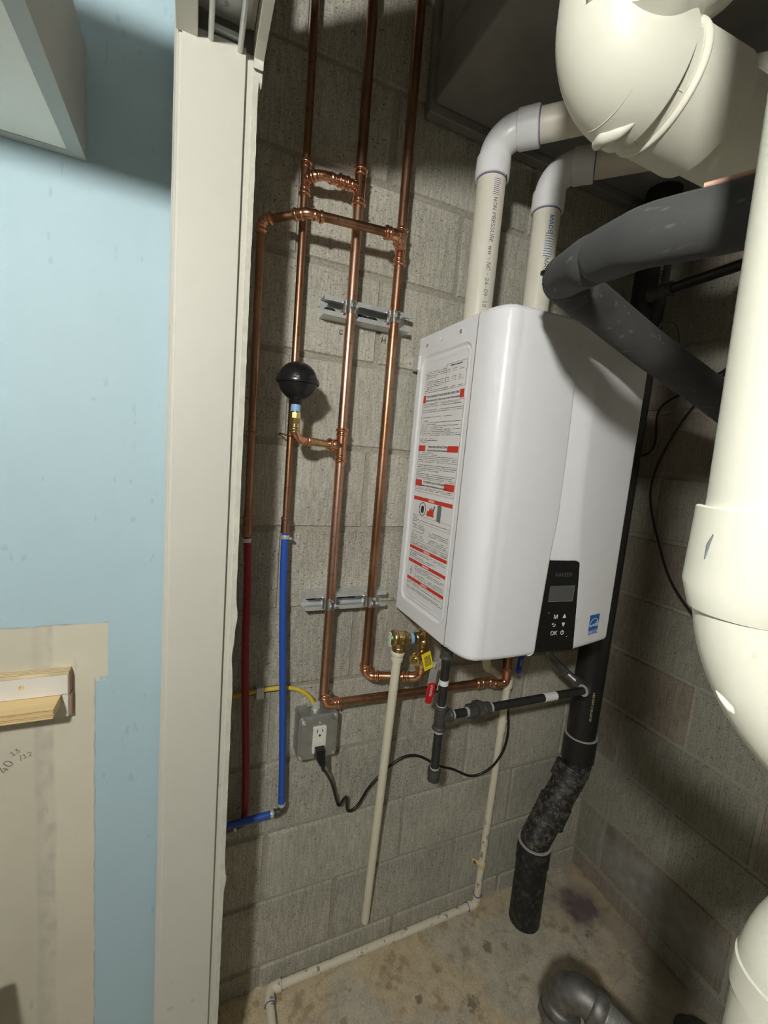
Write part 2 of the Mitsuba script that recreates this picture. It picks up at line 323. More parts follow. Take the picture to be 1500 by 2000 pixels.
# the blue room to the left, in which the lamp hangs
struct('wall_left', bx(-2.9, -.637, -.16, -.145, 0, 2.46), 'blue_wall', 'light blue painted wall with a bare beige patch, left of the door frame')
struct('wall_far_left', bx(-3.0, -2.9, -3.3, -.145, 0, 2.46), 'room_paint', 'wall of the room left of the frame')
struct('wall_room_behind', bx(-3.0, -.65, -3.4, -3.3, 0, 2.46), 'room_paint', 'wall of the room behind the camera')
struct('ceiling_room', bx(-3.0, -.66, -3.4, -.145, 2.46, 2.52), 'ceiling_white', 'pale ceiling of the blue room')
struct('wall_partition_behind', bx(-.647, -.51, -3.3, -2.2, 0, ZT), 'room_paint', 'partition wall behind the camera')
# door frame: jamb board faces the camera, casing edge-on at its left, drywall edge at its right
JX0, JX1, JY = -.6375, -.551, -.26
struct('trim_1', bx(JX0, JX1, JY, -.245, 0, 2.06, .0008), 'cream_paint', 'wide cream painted door jamb board')
P = Polygon([(0, 0), (.0035, 0), (.0045, -.002), (.0045, -.004), (.0070, -.006), (.0085, -.010), (.0100, -.012), (.0100, -.075), (0, -.075)])
struct('trim_2', prism(P, 2.15, (0, 0, 1), (-1, 0, 0), (JX0, JY + .004, 0)).apply_transform(np.eye(4)), 'cream_paint', 'narrow moulded door casing between the blue wall and the jamb')
struct('trim_5', bx(JX1, -.540, -.2515, -.243, 0, 2.06), 'cream_paint', 'recessed shadowed strip between the jamb and the drywall edge')
struct('wall_jamb_drywall', bx(-.5405, -.5265, JY + .012, 0, 2.03, 2.26), 'cream_paint', 'drywall above the broken edge')
struct('wall_jamb_core', bx(JX0 + .001, -.541, -.244, 0, 0, ZT), 'gap_grey', 'framing behind the jamb')
# drywall sheet of the closet side: its rough edge faces the camera
zz = np.linspace(0, 2.03, 260); e = .0008 * (meshkit.fbm(np.c_[zz * 70, zz * 0, zz * 0], 4) - .5) * 2
e = e + .004 * np.exp(-((zz - .655) / .018) ** 2) * 1 + .0035 * np.exp(-((zz - 1.18) / .02) ** 2) - .003 * np.exp(-((zz - 1.10) / .03) ** 2)
poly = Polygon(np.vstack([np.c_[np.full(2, -.5400), [2.03, 0]], np.c_[-.5315 + e, zz]]))
struct('trim_3', trimesh.creation.extrude_polygon(poly, .25, engine='earcut').apply_transform(np.array([[1, 0, 0, 0], [0, 0, 1, JY + .004], [0, 1, 0, 0], [0, 0, 0, 1.]])), 'drywall_edge', 'rough broken drywall edge right of the jamb')
# header: room side board, closet side drywall with a broken corner, the sliding door track under it
struct('trim_4', bx(-.645, -.617, -2.2, JY + .002, 2.047, 2.115, .001), 'cream_paint', 'cream header board above the jamb')
struct('wall_header', bx(-.617, -.541, -2.2, JY + .002, 2.088, 2.125), 'cream_paint', 'header over the opening')
hp = Polygon([(0, 2.022), (.006, 2.026), (.010, 2.040), (.016, 2.036), (.020, 2.046), (.05, 2.048), (1.94, 2.048), (1.94, 2.26), (0, 2.26)])
struct('wall_header_drywall', trimesh.creation.extrude_polygon(hp, .0135, engine='earcut').apply_transform(np.array([[0, 0, 1, -.5400], [-1, 0, 0, JY + .012], [0, 1, 0, 0], [0, 0, 0, 1.]])), 'cream_paint', 'drywall of the header with a broken lower corner')

# ---------------------------------------------------------------- lamp of the blue room (behind the camera)
k = thing('ceiling_lamp', 'bare round bulb on a stem under the ceiling of the blue room', 'lamp')
sph = trimesh.creation.icosphere(3, .045); sph.apply_translation(BULB)
scene[k + '__bulb'] = {**mikit.ply(sph, None, smooth=True), 'emitter': {'type': 'area', 'radiance': rgb(BULB_L, BULB_L * .985, BULB_L * .925)}}
part(k, 'socket', tube([BULB + [0, 0, .047], BULB + [0, 0, .05], BULB + [0, 0, .11]], [.018, .022, .022]), 'white_plastic')
part(k, 'stem', tube([BULB + [0, 0, .11], [BULB[0], BULB[1], 2.47]], .006, 10), 'white_plastic')

# ---------------------------------------------------------------- things on the blue wall
k = thing('wall_cabinet', 'grey sided wall cabinet with a white underside, top left on the blue wall', 'cabinet')
CX, CZ = -.769, 1.890
part(k, 'side_panel', bx(CX - .020, CX, -.60, -.1605, CZ, 2.044, .0006), 'cabinet_side')
part(k, 'edge_strip', bx(CX - .021, CX + .0003, -.60, -.1605, CZ - .0012, CZ), 'cabinet_edge')
part(k, 'back_rail', bx(-1.45, CX - .0005, -.176, -.1605, CZ - .0013, CZ + .02), 'cabinet_edge')
part(k, 'bottom_panel', bx(-1.45, CX - .0215, -.60, -.1765, CZ - .0004, CZ + .018), 'cabinet_bottom')
part(k, 'body', bx(-1.45, CX - .0202, -.60, -.1605, CZ + .018, 2.044), 'cabinet_side')
k = thing('wall_cleat', 'white faced plywood cleat with a screw hole on the bare beige patch', 'cleat')
hole = sbox(-1.3, 1.031, -.793, 1.066).difference(Point(-.856, 1.0505).buffer(.0042))
part(k, 'upper_board', trimesh.creation.extrude_polygon(hole, .012, engine='earcut').apply_transform(np.array([[1, 0, 0, 0], [0, 0, 1, -.180], [0, 1, 0, 0], [0, 0, 0, 1.]])), 'melamine', False)
part(k, 'hole', tube([[-.856, -.1775, 1.0505], [-.856, -.169, 1.0505]], .0043, 14), 'ply_face')
part(k, 'lower_board', bx(-1.3, -.7935, -.176, -.1605, .987, 1.0308, .0005), 'melamine', False)
part(k, 'top_edge', bx(-1.3, -.7915, -.1795, -.1605, 1.0661, 1.072, .0004), 'ply_edge_y', False)
part(k, 'side_edge', cat([bx(-.793, -.7905, -.1795, -.1605, 1.030, 1.0665), bx(-.7935, -.789, -.1745, -.1605, .988, 1.030)]), 'edge_brown', False)
k = thing('plywood_strip', 'plywood strip projecting from the white wall cleat', 'plywood')
part(k, 'face', bx(-1.3, -.803, -.222, -.176, 1.0290, 1.0300, .0002), 'ply_face', False)
for i in range(4):
    part(k, 'ply', bx(-1.3, -.8035 - (.0006 if i % 2 else 0), -.2215 + (.0007 if i % 2 else 0), -.1765, 1.0289 - .0042 * (i + 1), 1.0289 - .0042 * i, .0003), 'ply_face' if i % 2 else 'ply_edge', False)
k = thing('pencil_note', 'pencilled figures 40 13/12 on the bare beige wall below the cleat', 'writing')
px = unit((.60, 0, .80)); 
part(k, 'figure', words('40', .0135, (0, -1, 0), px, (-.888, -.1603, .887), .0003), 'pencil', False)
part(k, 'figure', words('13', .0085, (0, -1, 0), unit((.85, 0, .5)), (-.8775, -.1603, .917), .0003), 'pencil', False)
part(k, 'figure', words('/12', .0085, (0, -1, 0), unit((.85, 0, .3)), (-.866, -.1603, .908), .0003), 'pencil', False)
part(None, 'corner_post', bx(-.955, -.892, -.36, -.25, 0, .575, .002).apply_transform(trimesh.transformations.rotation_matrix(math.radians(-4), [0, 1, 0], [-.87, -.3, .6])), 'plain_grey', False)
labels['corner_post'] = {'label': 'dark grey edge of an upright object in the lower left corner', 'category': 'post'}
k = thing('door_track', 'grey metal double sliding door track above the jamb', 'track')
Y0, Y1 = -2.1, JY + .001
part(k, 'plate', bx(-.610, -.548, Y0, Y1, 2.0855, 2.0878), 'zinc', False)
for x in (-.600, -.560):
    part(k, 'rail', cat([bx(x - .0026, x + .0026, Y0, Y1, 2.052, 2.0855, .001), tube([[x, Y0, 2.0525], [x, Y1, 2.0525]], .0040, 10), ]), 'zinc')
part(k, 'stop', bx(-.6, -.56, JY - .006, JY + .001, 2.064, 2.070), 'zinc', False)
part(k, 'screw', cat([tube([[-.581, -.285, 2.0857], [-.581, -.285, 2.0825]], [.0035, .0028], 12)]), 'chrome')

# ---------------------------------------------------------------- ceiling duct
k = thing('ceiling_duct', 'dark sheet metal duct under the ceiling above the heater', 'duct')
part(k, 'duct_box', bx(-.124, .70, -1.7, -.03, 2.290, 2.62, .003), 'duct_metal', False)
part(k, 'flange', bx(-.134, .70, -.030, -.004, 2.270, 2.64, .002), 'duct_metal', False)
part(k, 'hanger', cat([bx(-.129, -.124, -.9, -.86, 2.285, 2.72), bx(-.128, -.118, -1.7, -.03, 2.4, 2.41)]), 'duct_metal', False)

# ---------------------------------------------------------------- copper pipes
R34, R12 = .0111, .0080
XB, XC, XD, XA = -.4095, -.2955, -.189, -.4935
YC = -.055
cold = thing('cold_water_pipe', 'copper pipes on two struts joined by a bridge, the lower run crossing to the heater', 'pipe')
part(cold, 'pipe', tube([[XC, YC, 2.74], [XC, YC, 2.05]], R34), 'copper_dull')
part(cold, 'tee', tee((XC, YC, 2.047), (0, 0, 1), (-1, 0, 0), R34, .040, .034, .0095), 'copper_fitting')
part(cold, 'pipe', tube([[XC, YC, 2.04], [XC, YC, 1.50]], R34), 'copper')
part(cold, 'tee', tee((XC, YC, 1.497), (0, 0, 1), (-1, 0, 0), R34, .040, .034), 'copper_fitting')
part(cold, 'pipe', tube([[XC, YC, 1.49], [XC, YC, .87]], R34), 'copper')
part(cold, 'elbow', elbow((XC + .004, YC, .856), (0, 0, 1), (1, 0, -.02), R34, .034, .02, .040), 'copper_fitting')
part(cold, 'pipe', tube([[XC + .03, YC, .8555], [.175, YC, .8465]], R34), 'copper_dull')
P = rpath([[.166, YC, .8465], [.214, YC, .846], [.236, YC - .004, .838], [.269, YC - .01, .8385], [.269, YC - .01, .888]], [.02, .02, .022], 8)
part(cold, 'elbow', fit(P, R34 + .0013, ((.006, .0038, .0024), (.022, .003, .002), (.048, .003, .002), (.066, .003, .002), (-.006, .0038, .0024))), 'copper_fitting')
part(cold, 'pipe', tube([[.269, YC - .01, .88], [.269, YC - .01, 1.083]], R34), 'copper_dull')
# second riser with the bridge
part(cold, 'pipe', tube([[XB, -.04, 2.74], [XB, -.04, 2.03]], R12), 'copper_dull')
bd = unit((.62, -.78, 0))
part(cold, 'tee', tee((XB, -.04, 2.037), (0, 0, 1), bd, R12, .036, .026), 'copper_fitting')
part(cold, 'pipe', tube([[XB, -.04, 2.03], [XB, -.04, 1.30]], R12), 'copper_dull')
q0 = V(XB, -.04, 2.037) + bd * .012; q1 = V(XB, -.04, 2.037) + bd * .040
P = rpath([q0, q1, V(XC - .050, YC, 2.0455)], .02, 8)
part(cold, 'elbow', fit(P, R12 + .0013, ((.014, .0034, .0022), (.022, .002, .001), (.050, .0034, .0022), (.058, .002, .0012))), 'copper_fitting')
part(cold, 'coupling', coupling((XC - .037, YC, 2.0465), (1, 0, 0), .0095, .014), 'copper_fitting')
part(cold, 'coupling', fit([[XB, -.04, 1.325], [XB, -.04, 1.288]], R12 + .0022, ((.003, .002, .001),)), 'copper_dull')
part(cold, 'solder_ring', ring((XB, -.04, 1.322), (0, 0, 1), R12, .007, R12 + .003), 'conduit_steel')
# hot
hot = thing('hot_water_pipe', 'rightmost copper riser whose branch crosses in front of the other risers to the red tubing', 'pipe')
part(hot, 'pipe', tube([[XD, YC, 2.74], [XD, YC, 1.96]], R34), 'copper_dull')
bh = unit((-.50, -.86, 0))
part(hot, 'tee', tee((XD, YC, 1.953), (0, 0, 1), bh, R34, .042, .032), 'copper_fitting')
part(hot, 'pipe', tube([[XD, YC, 1.95], [XD, YC, .93]], R34), 'copper_dull')
hx = V(XD, YC, 1.953)
q = hx + bh * .052
part(hot, 'elbow', fit(rpath([hx + bh * .018, q, q + V(-.034, .0, -.0005)], .016, 8), R34 + .0008, ((.012, .0035, .0022), (.030, .003, .002), (-.005, .0035, .0026), (-.013, .003, .0018))), 'copper_fitting')
CY = q[1]; KX = V(-.414, CY, 1.943)
part(hot, 'pipe', tube([q + V(-.03, 0, 0), KX], .0088), 'copper_dull')
kd = unit((-.8, .56, -.12)); KA = KX + kd * .098
part(hot, 'elbow', fit(rpath([KX + V(.034, 0, .0003), KX, KX + kd * .030], .02, 8), .0100, ((.006, .0035, .0022), (.019, .002, .001), (-.006, .0035, .0022), (-.018, .002, .001))), 'copper_fitting')
part(hot, 'pipe', tube([KX + kd * .02, KA - kd * .02], R12), 'copper_dull')
part(hot, 'elbow', elbow(KA, -kd, (0, 0, -1), R12, .026, .014), 'copper_fitting')
part(hot, 'pipe', tube([KA + V(0, 0, -.02), [KA[0], KA[1], 1.29]], R12), 'copper_dull')
part(hot, 'coupling', fit([[KA[0], KA[1], 1.325], [KA[0], KA[1], 1.280]], R12 + .0022, ((.003, .002, .001), (-.006, .003, .001))), 'copper_dull')
DE = V(XD, YC, .918); DV = V(-.066, -.128, .937)
dd = unit(DV - DE)
part(hot, 'elbow', elbow(DE, (0, 0, 1), dd, R34, .034, .02, .042), 'copper_fitting')
part(hot, 'pipe', tube([DE + dd * .03, DV - dd * .03], R34), 'copper_dull')
part(hot, 'elbow', elbow(DV, -dd, (0, 0, 1), R34, .046, .022, .03), 'copper_fitting')
part(hot, 'adapter', fit([DV + V(0, 0, .016), DV + V(0, 0, .042)], R34 + .002, ((.004, .003, .002),)), 'gold_brass')
for (x, y, z) in ((XB, -.04, 1.508), (KA[0], KA[1], 1.508)):
    k = thing('pipe_hook', 'thin dark copper hook around the ' + ('second' if x > -.45 else 'leftmost') + ' riser at the mortar joint', 'pipe hook')
    part(k, 'loop', tube([[x + (R12 + .0016) * math.cos(a), y + (R12 + .0016) * math.sin(a), z] for a in np.linspace(0, 2 * np.pi, 20)], .0016, 8), 'copper_dull')
    part(k, 'shank', tube([[x - .008, y - .004, z], [x - .016, y - .004, z + .002], [x - .020, y + .02, z + .004], [x - .019, .0, z + .002]], .0018, 8), 'copper_dull')

# water hammer arrester ball
k = thing('arrester_ball', 'black plastic ball with a rim on a brass fitting beside the copper riser', 'expansion ball')
BC = V(-.4165, -.115, 1.617); rb = .0395
a = np.linspace(-np.pi / 2, np.pi / 2, 40)
prof = [(rb * math.cos(t), rb * math.sin(t)) for t in a]
upper = [(0.0001, .9 * rb)] + [(rb * math.cos(t), rb * math.sin(t) * .95) for t in a[::-1] if t > .02]
lathe = lambda pr: trimesh.creation.revolve(np.array(pr), sections=40)
def at(m, p): m = m.copy(); m.apply_translation(p); return m
part(k, 'upper_half', at(lathe([(rb * math.cos(t), .0005 + rb * .96 * math.sin(t)) for t in np.linspace(0, np.pi / 2 - .001, 20)]), BC), 'black_plastic')
low = [(.0001, -.052), (.008, -.052), (.009, -.046), (.011, -.043)] + [(rb * math.cos(t) * (1 - .12 * math.sin(-t) ** 2), 1.02 * rb * math.sin(t)) for t in np.linspace(-1.22, -.02, 18)]
part(k, 'lower_half', at(lathe(low), BC), 'black_plastic')
part(k, 'rim', at(lathe([(rb - .004, -.0062), (rb + .0035, -.0058), (rb + .0045, -.0015), (rb + .003, .0035), (rb - .004, .0045)]), BC), 'black_plastic')
for i in range(6):
    a0 = i * math.pi / 3 + .3
    part(k, 'rim_notch', bx(-.004, .004, -.002, .002, -.003, .006, .0008).apply_transform(trimesh.transformations.rotation_matrix(a0 + math.pi / 2, [0, 0, 1])).apply_translation(BC + V(math.cos(a0), math.sin(a0), 0) * (rb + .002)), 'black_plastic')
NX, NY = BC[0] - .001, BC[1]
part(k, 'tape', tube([[NX, NY, BC[2] - .047], [NX, NY, BC[2] - .061]], [.0095, .0102], 20), 'tape_blue')
part(k, 'brass_nut', cat([ngon((NX, NY, BC[2] - .069), (0, 0, 1), .0118, .011, 8), ngon((NX, NY, BC[2] - .080), (0, 0, 1), .0110, .012, 6)]), 'gold_brass', 20)
part(k, 'adapter', fit([[NX, NY, BC[2] - .060], [NX, NY, BC[2] - .103]], .0096, ((-.006, .0035, .0024), (.003, .003, .0012))), 'gold_brass')
ZE = 1.4985; EY = V(NX, NY, ZE + .002)
ed = unit(V(XC - .034, YC, 1.497) - EY)
part(k, 'elbow', fit(rpath([EY + V(0, 0, .022), EY, EY + ed * .046], .026, 14), .0098, ((-.006, .0035, .0026), (-.016, .003, .0018))), 'copper_fitting')
part(k, 'nipple', tube([EY + ed * .04, V(XC - .03, YC, 1.497)], .0090), 'brass')

# strut channels with pipe clamps
for z0, lab in ((1.800, 'galvanized strut channel holding two copper pipes beside the heater top'), (1.118, 'galvanized strut channel holding two copper pipes near the heater bottom')):
    k = thing('strut_channel', lab, 'strut channel', 'strut channels')
    t, h, d = .0024, .0205, .041
    sec = Polygon([(0, -h), (d, -h), (d, -h + .010), (d - .006, -h + .010), (d - .006, -h + .0075), (d - t, -h + .0075), (d - t, -h + t), (t, -h + t), (t, h - t), (d - t, h - t), (d - t, h - .0075), (d - .006, h - .0075), (d - .006, h - .010), (d, h - .010), (d, h), (0, h)])
    m = trimesh.creation.extrude_polygon(sec, .212, engine='earcut')
    m.apply_transform(np.array([[0, 0, 1, -.353], [-1, 0, 0, -.0015], [0, 1, 0, z0], [0, 0, 0, 1.]])); m.fix_normals()
    part(k, 'channel', m, 'zinc', 20)
    for x in (-.33, -.25, -.225, -.165): part(k, 'slot', prism(rrect(.028, .013, .0064), .0006, (0, -1, 0), (1, 0, 0), (x, -.0042, z0)), 'black_iron', False)
    for x in (XC, XD):
        c = V(x, YC, z0)
        th = np.linspace(math.radians(-20), math.radians(200), 24); 
        arc = [(math.cos(t_) * (R34 + .0004), -math.sin(t_) * (R34 + .0004)) for t_ in th]; arc2 = [(math.cos(t_) * (R34 + .0022), -math.sin(t_) * (R34 + .0022)) for t_ in th[::-1]]
        band = trimesh.creation.extrude_polygon(Polygon(arc + arc2), .026, engine='earcut'); band.apply_translation(c - V(0, 0, .013))
        part(k, 'clamp_band', band, 'chrome', 40)
        for sx in (-1, 1):
            part(k, 'clamp_leg', bx(x + sx * .0175, x + sx * .0125, YC + .002, YC + .018, z0 - .013, z0 + .013, .001), 'chrome', False)
            part(k, 'clamp_ear', bx(x + .0005 + sx * .0009, x + .0005 + sx * .0028, YC - .024, YC - R34, z0 - .010, z0 + .010, .0006), 'chrome', False)
        part(k, 'bolt', cat([ngon((x - .005, YC - .0185, z0), (1, 0, 0), .0052, .004), tube([[x - .004, YC - .0185, z0], [x + .012, YC - .0185, z0]], .0024, 10), ngon((x + .0065, YC - .0185, z0), (1, 0, 0), .005, .0045)]), 'zinc', False)
# felt pen letters on the blocks
k = thing('pen_mark', 'black letter C penned on the block left of the middle riser', 'writing')
part(k, 'letter', words('C', .011, (0, -1, 0), (1, 0, .15), (-.303, -.0006, 1.753), .0008), 'print_black', False)
k = thing('pen_mark', 'black letter H penned on the block left of the right riser', 'writing')
part(k, 'letter', words('H', .013, (0, -1, 0), (1, 0, 0), (-.196, -.0006, 1.754), .0008), 'print_black', False)

# PEX tubing
RX = .0083
k = thing('blue_tubing', 'blue plastic water tube hanging from the copper riser, with an elbow to the left', 'tube')
part(k, 'tube', tube(spline([[XB, -.04, 1.290], [-.4085, -.041, 1.2], [-.400, -.043, 1.0], [-.389, -.042, .8], [-.3805, -.04, .592]], 40), RX), 'blue_pex')
part(k, 'crimp_ring', ring((XB + .0005, -.04, 1.279), (0, 0, 1), RX, .009, RX + .0016), 'zinc')
part(k, 'crimp_ear', bx(XB + .009, XB + .016, -.044, -.036, 1.272, 1.278, .001), 'zinc', False)
EB = V(-.380, -.04, .572)
part(k, 'elbow', fit(rpath([EB + V(0, 0, .018), EB, EB + V(-.020, 0, -.001)], .010, 8), .0078, ((.004, .003, .002), (-.004, .003, .002))), 'iron_fitting')
part(k, 'crimp_ring', ring(EB + V(0, 0, .020), (0, 0, 1), RX, .008, RX + .0014), 'zinc')
part(k, 'crimp_ring', ring(EB + V(-.023, 0, -.001), (1, 0, 0), RX, .008, RX + .0016), 'zinc')
part(k, 'tube', tube([EB + V(-.02, 0, -.001), EB + V(-.16, .0, -.006)], RX), 'blue_pex')
k = thing('red_tubing', 'dark red plastic water tube in the shadow beside the jamb', 'tube')
RA = V(KA[0], KA[1], 0)
part(k, 'tube', tube(spline([[RA[0], RA[1], 1.285], [-.4885, -.038, 1.2], [-.484, -.030, 1.0], [-.474, -.0235, .8], [-.466, -.0195, .565]], 40), RX), 'red_pex')
part(k, 'crimp_ring', ring((RA[0], RA[1], 1.272), (0, 0, 1), RX, .009, RX + .0016), 'zinc')
ER = V(-.466, -.0195, .545)
part(k, 'elbow', fit(rpath([ER + V(0, 0, .020), ER, ER + V(-.022, 0, -.004)], .010, 8), .0078, ((.004, .003, .002), (-.004, .003, .002))), 'iron_fitting')
part(k, 'crimp_ring', ring(ER + V(-.022, 0, -.004), (1, 0, .1), RX, .008, RX + .0016), 'zinc')
part(k, 'tube', tube([ER + V(-.02, 0, -.004), ER + V(-.07, 0, -.008)], RX), 'red_pex')

# ---------------------------------------------------------------- electrical
k = thing('junction_box', 'square galvanized junction box with a white receptacle on the block wall', 'junction box')
X0, X1_, Zb, Zt, YB = -.3505, -.2525, .713, .829, -.052
XM, ZM = (X0 + X1_) / 2, (Zb + Zt) / 2
part(k, 'body', prism(rrect(.098, .116, .006), .050, (0, -1, 0), (1, 0, 0), (XM, -.0015, ZM)), 'box_steel', 30)
W, H = .100, .118
cov = rrect(W, H, .007)
for sx in (-1, 1):
    for sz in (-1, 1): cov2 = Point(sx * (W / 2 - .0075), sz * (H / 2 - .0075)).buffer(.0078); 
raised = rrect(W - .010, H - .010, .004)
for sx in (-1, 1):
    for sz in (-1, 1): raised = raised.difference(Point(sx * (W / 2 - .0065), sz * (H / 2 - .0065)).buffer(.0105))
part(k, 'cover_rim', prism(cov, .0025, (0, -1, 0), (1, 0, 0), (XM, YB + .0005, ZM)), 'box_steel', 30)
def bevel(poly, h, b, z, x, at):
    a = trimesh.creation.extrude_polygon(poly, h - b, engine='earcut'); o = poly.buffer(-b); parts = [a]
    from shapely import segmentize
    n = 5
    for i in range(n):
        parts.append(at_z(trimesh.creation.extrude_polygon(poly.buffer(-b * (1 - math.cos((i + 1) / n * math.pi / 2))), b * (math.sin((i + 1) / n * math.pi / 2)), engine='earcut'), h - b))
    return align(cat(parts), z, x, at)
def at_z(m, z): m.apply_translation([0, 0, z]); return m
part(k, 'cover', bevel(raised, .008, .003, (0, -1, 0), (1, 0, 0), (XM, YB - .0015, ZM)), 'box_steel', 25)
for sx in (-1, 1):
    for sz in (-1, 1):
        part(k, 'screw', tube([[XM + sx * (W / 2 - .0075), YB - .002, ZM + sz * (H / 2 - .0075)], [XM + sx * (W / 2 - .0075), YB - .006, ZM + sz * (H / 2 - .0075)]], [.0038, .0026], 14), 'zinc')
RXC, RZ, RY = -.3005, .7685, YB - .0095
rec = part(k, 'receptacle', bevel(rrect(.0335, .070, .003), .0045, .0012, (0, -1, 0), (1, 0, 0), (RXC, RY, RZ)), 'white_plastic', 25)
fy = RY - .0046
for dx, hh in ((-.0064, .0085), (.0064, .0070)):
    part(rec, 'slot', bx(RXC + dx - .0011, RXC + dx + .0011, fy - .0002, fy + .001, RZ + .0205 - hh / 2 + .004, RZ + .0205 + hh / 2 + .004), 'print_black', False)
part(rec, 'ground_hole', prism(Point(0, 0).buffer(.0029), .0004, (0, -1, 0), (1, 0, 0), (RXC, fy + .0002, RZ + .0125)), 'print_black', False)
part(rec, 'test_button', bx(RXC - .0085, RXC + .0085, fy - .0007, fy + .001, RZ + .0012, RZ + .0052, .0003), 'white_plastic', False)
part(rec, 'test_button', bx(RXC - .0085, RXC + .0085, fy - .0007, fy + .001, RZ - .0052, RZ - .0012, .0003), 'white_plastic', False)
part(k, 'screw', tube([[RXC, RY, .8125], [RXC, RY - .0016, .8125]], [.003, .002], 12), 'zinc')
part(k, 'connector', cat([tube([[-.304, -.026, .829], [-.304, -.026, .836]], .012, 20), bx(-.313, -.295, -.031, -.021, .836, .848, .001)]), 'zinc', 30)
part(k, 'connector_screw', cat([tube([[-.314, -.027, .841], [-.323, -.031, .845]], [.0022, .0022], 8), tube([[-.323, -.031, .845], [-.3255, -.032, .846]], [.0042, .0036], 10)]), 'zinc')
k = thing('yellow_cable', 'yellow sheathed cable entering the junction box from the left', 'cable')
part(k, 'sheath', tube(spline([[-.56, -.010, .879], [-.50, -.0095, .884], [-.453, -.0095, .889], [-.404, -.011, .8905], [-.360, -.015, .886], [-.330, -.020, .870], [-.312, -.025, .849], [-.304, -.026, .830]], 60), .0052, 14), 'nm_yellow')
part(k, 'strap', cat([bx(-.452, -.434, -.018, -.0165, .872, .900, .0006), bx(-.452, -.434, -.0165, -.001, .898, .900), bx(-.452, -.434, -.0165, -.001, .872, .874)]), 'zinc', False)
part(k, 'strap_screw', tube([[-.447, -.001, .866], [-.447, -.010, .866], [-.447, -.013, .866]], [.003, .004, .002], 10), 'zinc')
k = thing('power_cord', 'black power cord drooping from the receptacle behind the drain pipes to the heater', 'cord')
pl = V(RXC + .001, RY - .004, .7395)
part(k, 'plug', trimesh.convex.convex_hull(np.array([[RXC - .011, RY - .0048, .727], [RXC + .013, RY - .0048, .727], [RXC - .011, RY - .0048, .752], [RXC + .013, RY - .0048, .752], [RXC - .010, RY - .022, .730], [RXC + .012, RY - .022, .730], [RXC - .010, RY - .020, .750], [RXC + .012, RY - .020, .750], [RXC - .002, RY - .028, .715], [RXC + .011, RY - .028, .715], [RXC + .001, RY - .018, .712], [RXC + .010, RY - .018, .712]])), 'black_cable', 30)
part(k, 'plug_neck', tube([[RXC + .006, RY - .022, .719], [RXC + .009, RY - .020, .706], [RXC + .012, RY - .018, .694]], [.0066, .0058, .0045], 14), 'black_cable')
cp = [(-.289, -.080, .697), (-.276, -.066, .672), (-.256, -.045, .630), (-.237, -.034, .578), (-.2205, -.033, .538), (-.2135, -.037, .556), (-.207, -.037, .563), (-.200, -.034, .536), (-.190, -.031, .511), (-.169, -.029, .518), (-.144, -.027, .553), (-.114, -.026, .586), (-.078, -.022, .610), (-.037, -.025, .633), (-.008, -.028, .636), (.045, -.031, .612), (.083, -.03, .585), (.144, -.03, .557), (.224, -.03, .518), (.257, -.042, .535), (.289, -.052, .574), (.314, -.050, .625), (.3245, -.036, .699), (.320, -.014, .775), (.306, -.0105, .85), (.300, -.0105, .98), (.300, -.035, 1.081)]
part(k, 'cable', tube(spline(cp, 160), .0036, 12), 'black_cable')

# ---------------------------------------------------------------- relief valve group, shut-off valves
VX, VY = -.0665, -.128
k = thing('isolation_valve', 'brass isolation valve with red lever and yellow tag under the heater', 'valve')
part(k, 'body', fit([[VX, VY, .975], [VX - .001, VY, 1.083]], .0145, ((.018, .010, .003), (.052, .012, .0035), (-.012, .008, .003))), 'brass')
part(k, 'hex_nut', ngon((VX - .001, VY, 1.074), (0, 0, 1), .021, .016), 'gold_brass', 20)
part(k, 'side_port', fit([[VX, VY, 1.044], [VX - .030, VY - .004, 1.045]], .0125, ((-.004, .003, .002),)), 'brass')
part(k, 'drain_port', fit([[VX, VY, 1.000], [VX - .026, VY - .020, 1.001]], .011, ()), 'brass')
dcap = V(VX - .034, VY - .026, 1.0005); dcd = unit((-.026, -.020, 0))
a = np.linspace(0, 2 * np.pi, 72, endpoint=False)
part(k, 'drain_cap', prism(Polygon(np.c_[np.cos(a), np.sin(a)] * (.0135 + .0009 * np.sign(np.sin(a * 18)))[:, None]), .014, dcd, (0, 0, 1), dcap - dcd * .006), 'gold_brass', 30)
part(k, 'drain_cap_knob', cat([tube([dcap, dcap + dcd * .012], [.0085, .0075], 16)]), 'brass')
part(k, 'lever', cat([bx(-.0105, .0105, -.0012, .0012, -.045, .012, .0006)]).apply_transform(trimesh.transformations.rotation_matrix(math.radians(6), [0, 1, 0])).apply_translation(V(VX + .020, VY - .030, .978)), 'zinc', False)
part(k, 'lever_stem', cat([tube([[VX, VY, .978], [VX + .019, VY - .034, .980]], .006, 14), ngon((VX + .0185, VY - .0335, .980), (.5, -.85, 0), .0075, .006)]), 'zinc', 30)
gp = prism(rrect(.0175, .054, .005), .006, (0, -1, 0), (1, 0, 0), (0, .003, 0)).apply_transform(trimesh.transformations.rotation_matrix(math.radians(6), [0, 1, 0])).apply_translation(V(VX + .0135, VY - .031, .909))
grip = part(k, 'grip', gp, 'handle_red', 30)
part(grip, 'lettering', cat([words('LOCKED', .0055, (0, -1, 0), (-.10, 0, -1), (VX + .0128, VY - .0342, .932), .0004)]), 'print_white', False)
tg = prism(sbox(-.0135, -.021, .0135, .021), .0008, (.1, -1, .15), (1, .1, .25), (VX - .0105, VY - .042, 1.001))
tag = part(k, 'tag', tg, 'tag_yellow', False)
for i in range(9):
    part(tag, 'print_line', prism(sbox(-.009, -.0006, .009, .0006), .0002, (.1, -1, .15), (1, .1, .25), V(VX - .0095, VY - .0431, 1.001) + unit((-.22, .1, 1)) * (.012 - .0028 * i)), 'print_black', False)
